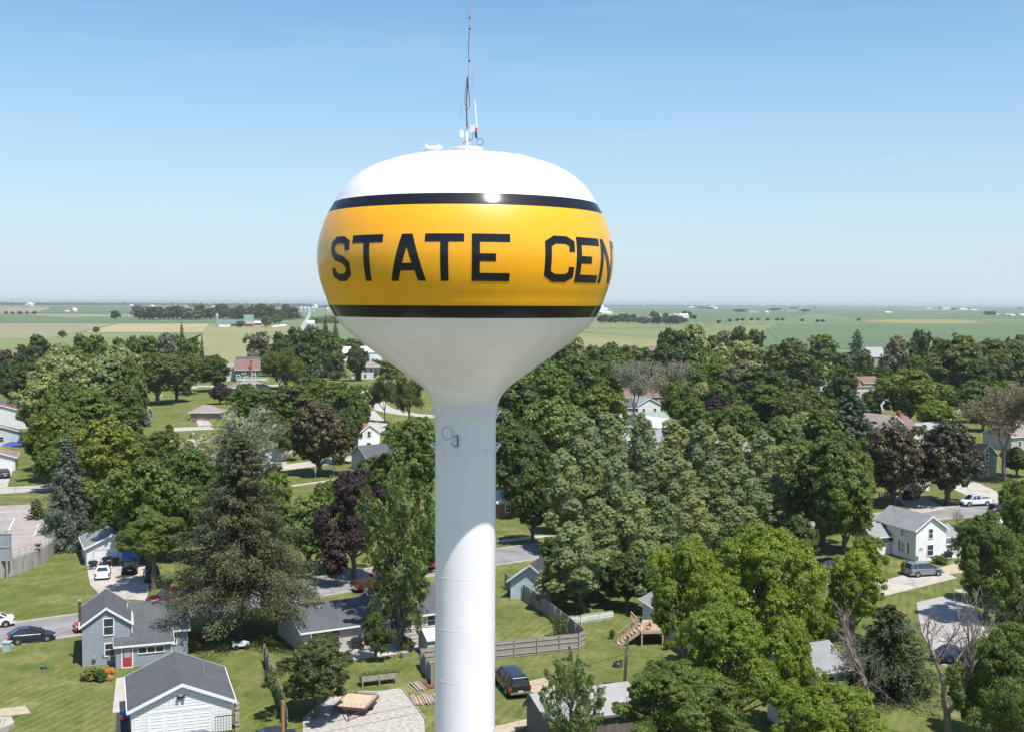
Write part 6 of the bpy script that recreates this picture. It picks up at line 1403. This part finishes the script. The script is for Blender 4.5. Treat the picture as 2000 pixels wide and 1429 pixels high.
grove('left tree line against the fields', 'tree in the row against the fields on the left', [
 ('bf0','dark',75,735,653,56),('bf1','silver',120,745,668,60),('bf0','green',160,745,652,52),('bf1','green',190,745,650,50),('bf0','dark',232,750,660,50),('bf0','dark',258,745,656,34),('bf1','green',290,750,652,60),('bf0','gray',328,760,650,55),('bf1','green',375,755,655,40),('bf0','green',345,745,652,40),('bf1','dark',50,745,670,40),('bf0','green',210,755,672,60),('bf0','green',140,765,680,70)])
grove('trees left of the tank', 'dark green tree in the clump just left of the tank', [
 ('bf0','dark',548,735,648,50),('bf1','dark',580,740,636,60),('bf0','dark',612,745,640,60),('bf1','green',640,735,650,60),('bf0','dark',600,760,670,70),('bf1','gray',503,735,645,54),('bf0','green',655,700,660,60),('bf1','dark',625,720,640,50),('bf0','green',690,700,660,50),('bf0','poplar',655,720,668,36),('bf1','dark',560,760,660,70),('sf0','pine',636,690,615,22),('sf0','pine',655,690,625,22),('bf0','green',610,700,634,40),('bf1','green',730,735,700,40),('bf0','green',760,750,705,60)])
grove('trees in the centre left of town', 'green tree among the houses left of the tower column', [
 ('bm0','green',482,832,745,70),('bm1','green',515,840,755,90),('bm2','olive',572,850,752,95),('bm0','green',625,820,735,75),('bm1','green',662,860,748,80),('bm2','green',695,850,752,60),('bm0','dark',665,905,800,70),('bm3','olive',600,800,735,60),('bm1','dark',690,880,790,50),('bm0','olive',560,900,820,60),('bm1','apple',530,890,800,60),('bm0','green',750,1000,880,90),('bm2','green',810,950,830,80),('bm1','green',760,905,850,40),('bm0','green',350,935,850,60),('bm1','green',310,905,840,50),('bm2','green',450,940,850,70),('bm0','dark',360,1090,965,95),('bm1','green',225,1065,925,120),('bm2','dark',250,1080,960,70),('bm0','green',340,1010,885,80),('bm1','dark',210,1075,985,70),('bm2','green',500,1060,960,60),('bm0','green',660,840,780,50),('bm0','green',330,870,835,30),('bm2','dark',830,1120,1000,60),('bm0','green',420,1060,930,90),('bm0','green',410,1100,960,80)])
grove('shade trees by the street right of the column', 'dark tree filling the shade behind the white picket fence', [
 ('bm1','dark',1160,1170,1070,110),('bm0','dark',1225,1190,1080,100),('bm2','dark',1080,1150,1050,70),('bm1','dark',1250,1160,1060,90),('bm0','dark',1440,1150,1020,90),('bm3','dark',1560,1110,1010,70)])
grove('bright low trees at the right of the maples', 'bright green crown at the edge of the lower right maples', [
 ('bn2','bright',1545,1430,1215,110),('bn2','bright',1580,1300,1150,80),('bn2','green',1300,1440,1290,110),('bn2','green',1915,1440,1260,110)])
for a in [
 ('sh0','dark',711,923,898,29,'round clipped dark shrub beside the white porch'),('sh0','dark',366,772,757,20,'round shrub on the far lawn'),('sh0','green',467,767,755,14,'dark shrub in front of the dark green house'),
 ('sh0','dark',538,936,905,28,'round green shrub by the far street'),('sh0','yellow',178,1326,1304,42,'yellowish shrub in the flower bed at the grey house corner'),('sh0','green',196,1330,1306,26,'green shrub in the flower bed of the grey house'),
 ('sh1','green',378,1272,1245,22,'leafy lily clump behind the grey house'),('sh1','poplar',1093,1245,1203,42,'pale green sapling inside the fence corner'),('sh0','green',655,742,725,30,'round shrub below the dark spruce'),
 ('sh0','green',1195,1247,1232,12,'small shrub at the foot of the deck stairs'),('sh0','apple',795,1270,1245,30,'reddish shrub against the tan house deck'),('sh0','olive',1770,1120,1095,26,'grassy shrub at the corner of the white two-storey house'),
 ('sh0','green',1835,1100,1085,34,'low green shrub under the gable of the white house'),('sh1','dark',195,1085,1035,50,'dark bush at the left corner of the small white garage'),('sh0','green',1895,1075,1050,34,'small bush between the white house and the right-hand maple'),
 ('sf0','dark',700,742,716,10,'narrow columnar cedar at the left of the square white house'),('sh0','green',640,1000,940,60,'pale green bushy growth on the lawn edge'),('sh0','bright',1302,1268,1250,16,'little bright bush at the wall of the white house'),
 ('sh0','green',790,1276,1268,10,'plants growing in the round grey tub'),('sh0','lime',1785,955,945,18,'yellow-green shrub by the bronze maples'),('sh0','dark',330,842,828,16,'small shrub by the parking strip'),
 ('sh0','bright',520,1183,1172,28,'low bright hedge at the end of the ranch house drive'),('sh0','green',1915,1290,1250,60,'green bush at the edge of the parking lot'),('sh0','green',1655,1225,1195,40,'bush beside the concrete drive')]:
    T(*a)
# greenery and lilies
def tuft(name, cx_, cy_, wd, dp, z, n, m_, label, cat, parent=None, size=.07):
    rng = np.random.default_rng(n); c = np.stack([rng.uniform(0,wd,n), rng.uniform(0,dp,n), z+rng.uniform(0,.3,n)],1); N = norm(rng.normal(size=(n,3))+np.array([0,0,.8])); u,w_ = frames(N,rng)
    me = leaf_mesh(name, c, u, w_, size*rng.uniform(.6,1.3,n), size*.5*np.ones(n)); me.materials[0] = m_; o = bpy.data.objects.new(name, me); col.objects.link(o)
    o.location = (cx_, cy_, 0); return tag(o, label, cat)
o_ = tuft('planter_greenery', pt.location.x, pt.location.y, 3.6, .8, .9, 1600, LM['poplar'], 'leafy plants growing in the raised wooden planter', 'plants'); o_.rotation_euler = pt.rotation_euler
LIL = M('lily_orange', (.62,.17,.03), .7)
for (x, y, wd, lab) in [(188,1318,1.6,'orange lilies beside the grey house wall'),(165,1331,2.6,'low row of orange lilies edging the flower bed'),(376,1271,.8,'orange lilies behind the grey house, nearest the spruce'),(378,1252,.6,'orange lilies behind the grey house, farther cluster')]:
    p = pix(x, y); tuft('lily_bed', p.x, p.y, wd, .7, .25, 420, LIL, lab, 'flowers')
for (x, y, c_, lab) in [(375,822,'red flowers left of the low tan garage door','r'),(400,821,'pink flowers beside the low tan garage door','r'),(421,821,'yellow flowers at the right end of the low tan garage','y')]:
    p = pix(x, y); tuft('flower_bed', p.x, p.y, 1.3, 1, .2, 260, M('petal_pink', (.45,.08,.14), .7) if lab == 'r' else LM['yellow'], c_, 'flowers', size=.12)
# far farm trees and hedgerows: clumps one can tell apart, then the woods
def fartree(x, yb, hm, wm_, lab, grp=None, leaf='dark', k='bf0'):
    P = pix(x, yb); pr_ = proj(P+Vector((0,0,hm))); T(k, leaf, x, yb, pr_[1], wm_*kk(x, yb), lab, grp)
for (x, y) in [(122,660),(188,650.5)]: fartree(x, y, 7, 9, 'small lone round tree in the left fields', 'lone round trees in the left fields', 'green')
fartree(225.5, 624, 17, 22, 'dark round tree alone in the left dark green field')
for i in range(7): fartree(12 + i*9.5 + (i % 3)*3, 614 + (i % 2)*.6, 8, 10, 'tiny distant tree on the left field boundary', 'tiny trees on the left field boundary', 'dark')
rngf = random.Random(11)
for i in range(16): fartree(273 + i*9.2 + rngf.uniform(-3,3), 625 + rngf.uniform(-1.5,.8), 22 + rngf.uniform(-4,7), 30, 'tree of the windbreak left of the red farm', 'windbreak left of the red farm', rngf.choice(['dark','dark','green','gray','pine']), rngf.choice(['bf0','bf1']))
for i in range(20): fartree(420 + i*8.4 + rngf.uniform(-3,3), 624.5 + rngf.uniform(-2,1.5), 24 + rngf.uniform(-4,8), 26, 'tree of the dark windbreak behind the red barns', 'windbreak behind the red barns', rngf.choice(['dark','dark','pine','green']), rngf.choice(['bf0','bf1','sf1']))
for (x, y, h_) in [(520,640,16),(537,634,15),(545,633,16),(470,640,9),(524,637,14)]: fartree(x, y, h_, 15, 'round tree beside the red and green farm', 'round trees beside the red farm', 'green')
for (x0, x1, y, n, h_) in [(1175,1245,631,14,12),(1245,1325,633,12,10)]:
    for i in range(n): fartree(x0+(x1-x0)*(i+rngf.random())/n, y+rngf.uniform(-2,1), h_+rngf.uniform(-3,5), 17, 'tree of the creek line right of the tank', 'creek line right of the tank', rngf.choice(['dark','green','gray']), rngf.choice(['bf0','bf1']))
for (x, y, h_) in [(1275,622,18),(1283,623,14),(1300,622,13),(1318,625,10),(1337,619,17),(1345,621,16),(1328,630,12),(1335,632,10),(1355,624,10)]: fartree(x, y, h_, 17, 'tree around the farm with the white bins', 'trees around the farm with white bins', 'dark')
for (x, y) in [(1404,632),(1425,629),(1440,628),(1450,627),(1468,626.5),(1480,626.5),(1499,627),(1518,627),(1528,627),(1567,628.5),(1597,630),(1607,630),(1677,627.5)]: fartree(x, y, 6, 10, 'small lone bush in the right-hand green fields', 'lone bushes in the right-hand fields', 'dark')
for (x, y, w_) in [(1446,610,60),(1512,607,55),(1520,607,40),(1573,610,40),(1835,603.5,50),(1862,606,50),(1890,605,40),(1930,616,30),(1938,615.5,30),(1992,604,60),(1550,603.5,60),(1590,602,50),(1385,604,60),(1370,603,60)]: fartree(x, y, 14, w_, 'distant clump of trees around a farm on the right', 'distant farm clumps on the right', 'dark', 'bf1')
def wood(x0, x1, y, hm, n, label, seed, depth=300, size=5.):
    """far wood that reads as one mass"""
    rng = np.random.default_rng(seed); C = []; 
    a = pix(x0, y); b = pix(x1, y); c0 = (a+b)/2
    for i in range(n):
        t = rng.random(); q = a.lerp(b, t); h_ = hm*(rng.uniform(.45,1.15)); k = 26; d = norm(rng.normal(size=(k,3))); d[:,2] = np.abs(d[:,2])
        C.append(np.array([q.x-c0.x, q.y-c0.y+rng.uniform(0,depth), 0]) + d*np.array([h_*.9, h_*.9, h_*.85])*rng.uniform(.5,1,(k,1)))
    C = np.vstack(C); N = norm(rng.normal(size=C.shape)+np.array([0,-.6,.8])); u, w_ = frames(N, rng); S = size*rng.uniform(.6,1.4,len(C))
    me = leaf_mesh('far_wood', C, u, w_, S, S*.7); me.materials[0] = LM['dark']; o = bpy.data.objects.new('far_wood', me); col.objects.link(o); o.location = c0; tag(o, label, 'wood', None, 'stuff')
wood(-120, 330, 596.3, 20, 420, 'hazy belt of trees along the left horizon', 1, 1500, 9)
wood(360, 560, 599.5, 24, 260, 'hazy belt of trees on the horizon above the red farm', 2, 1200, 8)
wood(600, 660, 601, 14, 50, 'hazy trees on the horizon beside the tank', 3, 500, 6)
wood(600, 668, 632, 13, 110, 'trees and roofs at the edge of town left of the tank', 8, 300, 2.2)
wood(1180, 1440, 598.5, 18, 130, 'hazy line of trees on the horizon right of the tank', 4, 1500, 9)
wood(1440, 1720, 598.8, 16, 190, 'hazy line of trees on the middle right horizon', 5, 1500, 9)
wood(1720, 2120, 599.4, 14, 200, 'hazy line of trees on the far right horizon', 6, 2500, 10)
wood(365, 385, 601, 26, 30, 'dark pointed clump on the horizon above the windbreak', 7, 200, 6)

# ---------------------------------------------------------------- haze
hm_, n, bs, out = newmat('haze'); n.nodes.remove(bs)
pv = n.nodes.new('ShaderNodeVolumePrincipled'); pv.inputs['Density'].default_value = HAZE_D; pv.inputs['Color'].default_value = (0.92, 0.96, 1.0, 1); pv.inputs['Anisotropy'].default_value = .2
n.links.new(pv.outputs[0], out.inputs['Volume'])
b = MB(); b.box(-25500, 25500, -2500, 31500, -1.0, 52.0); hz_ = b.build('haze', hm_); hz_['kind'] = 'stuff'; hz_['label'] = 'pale summer haze over the plain'
hz_.display_type = 'WIRE'
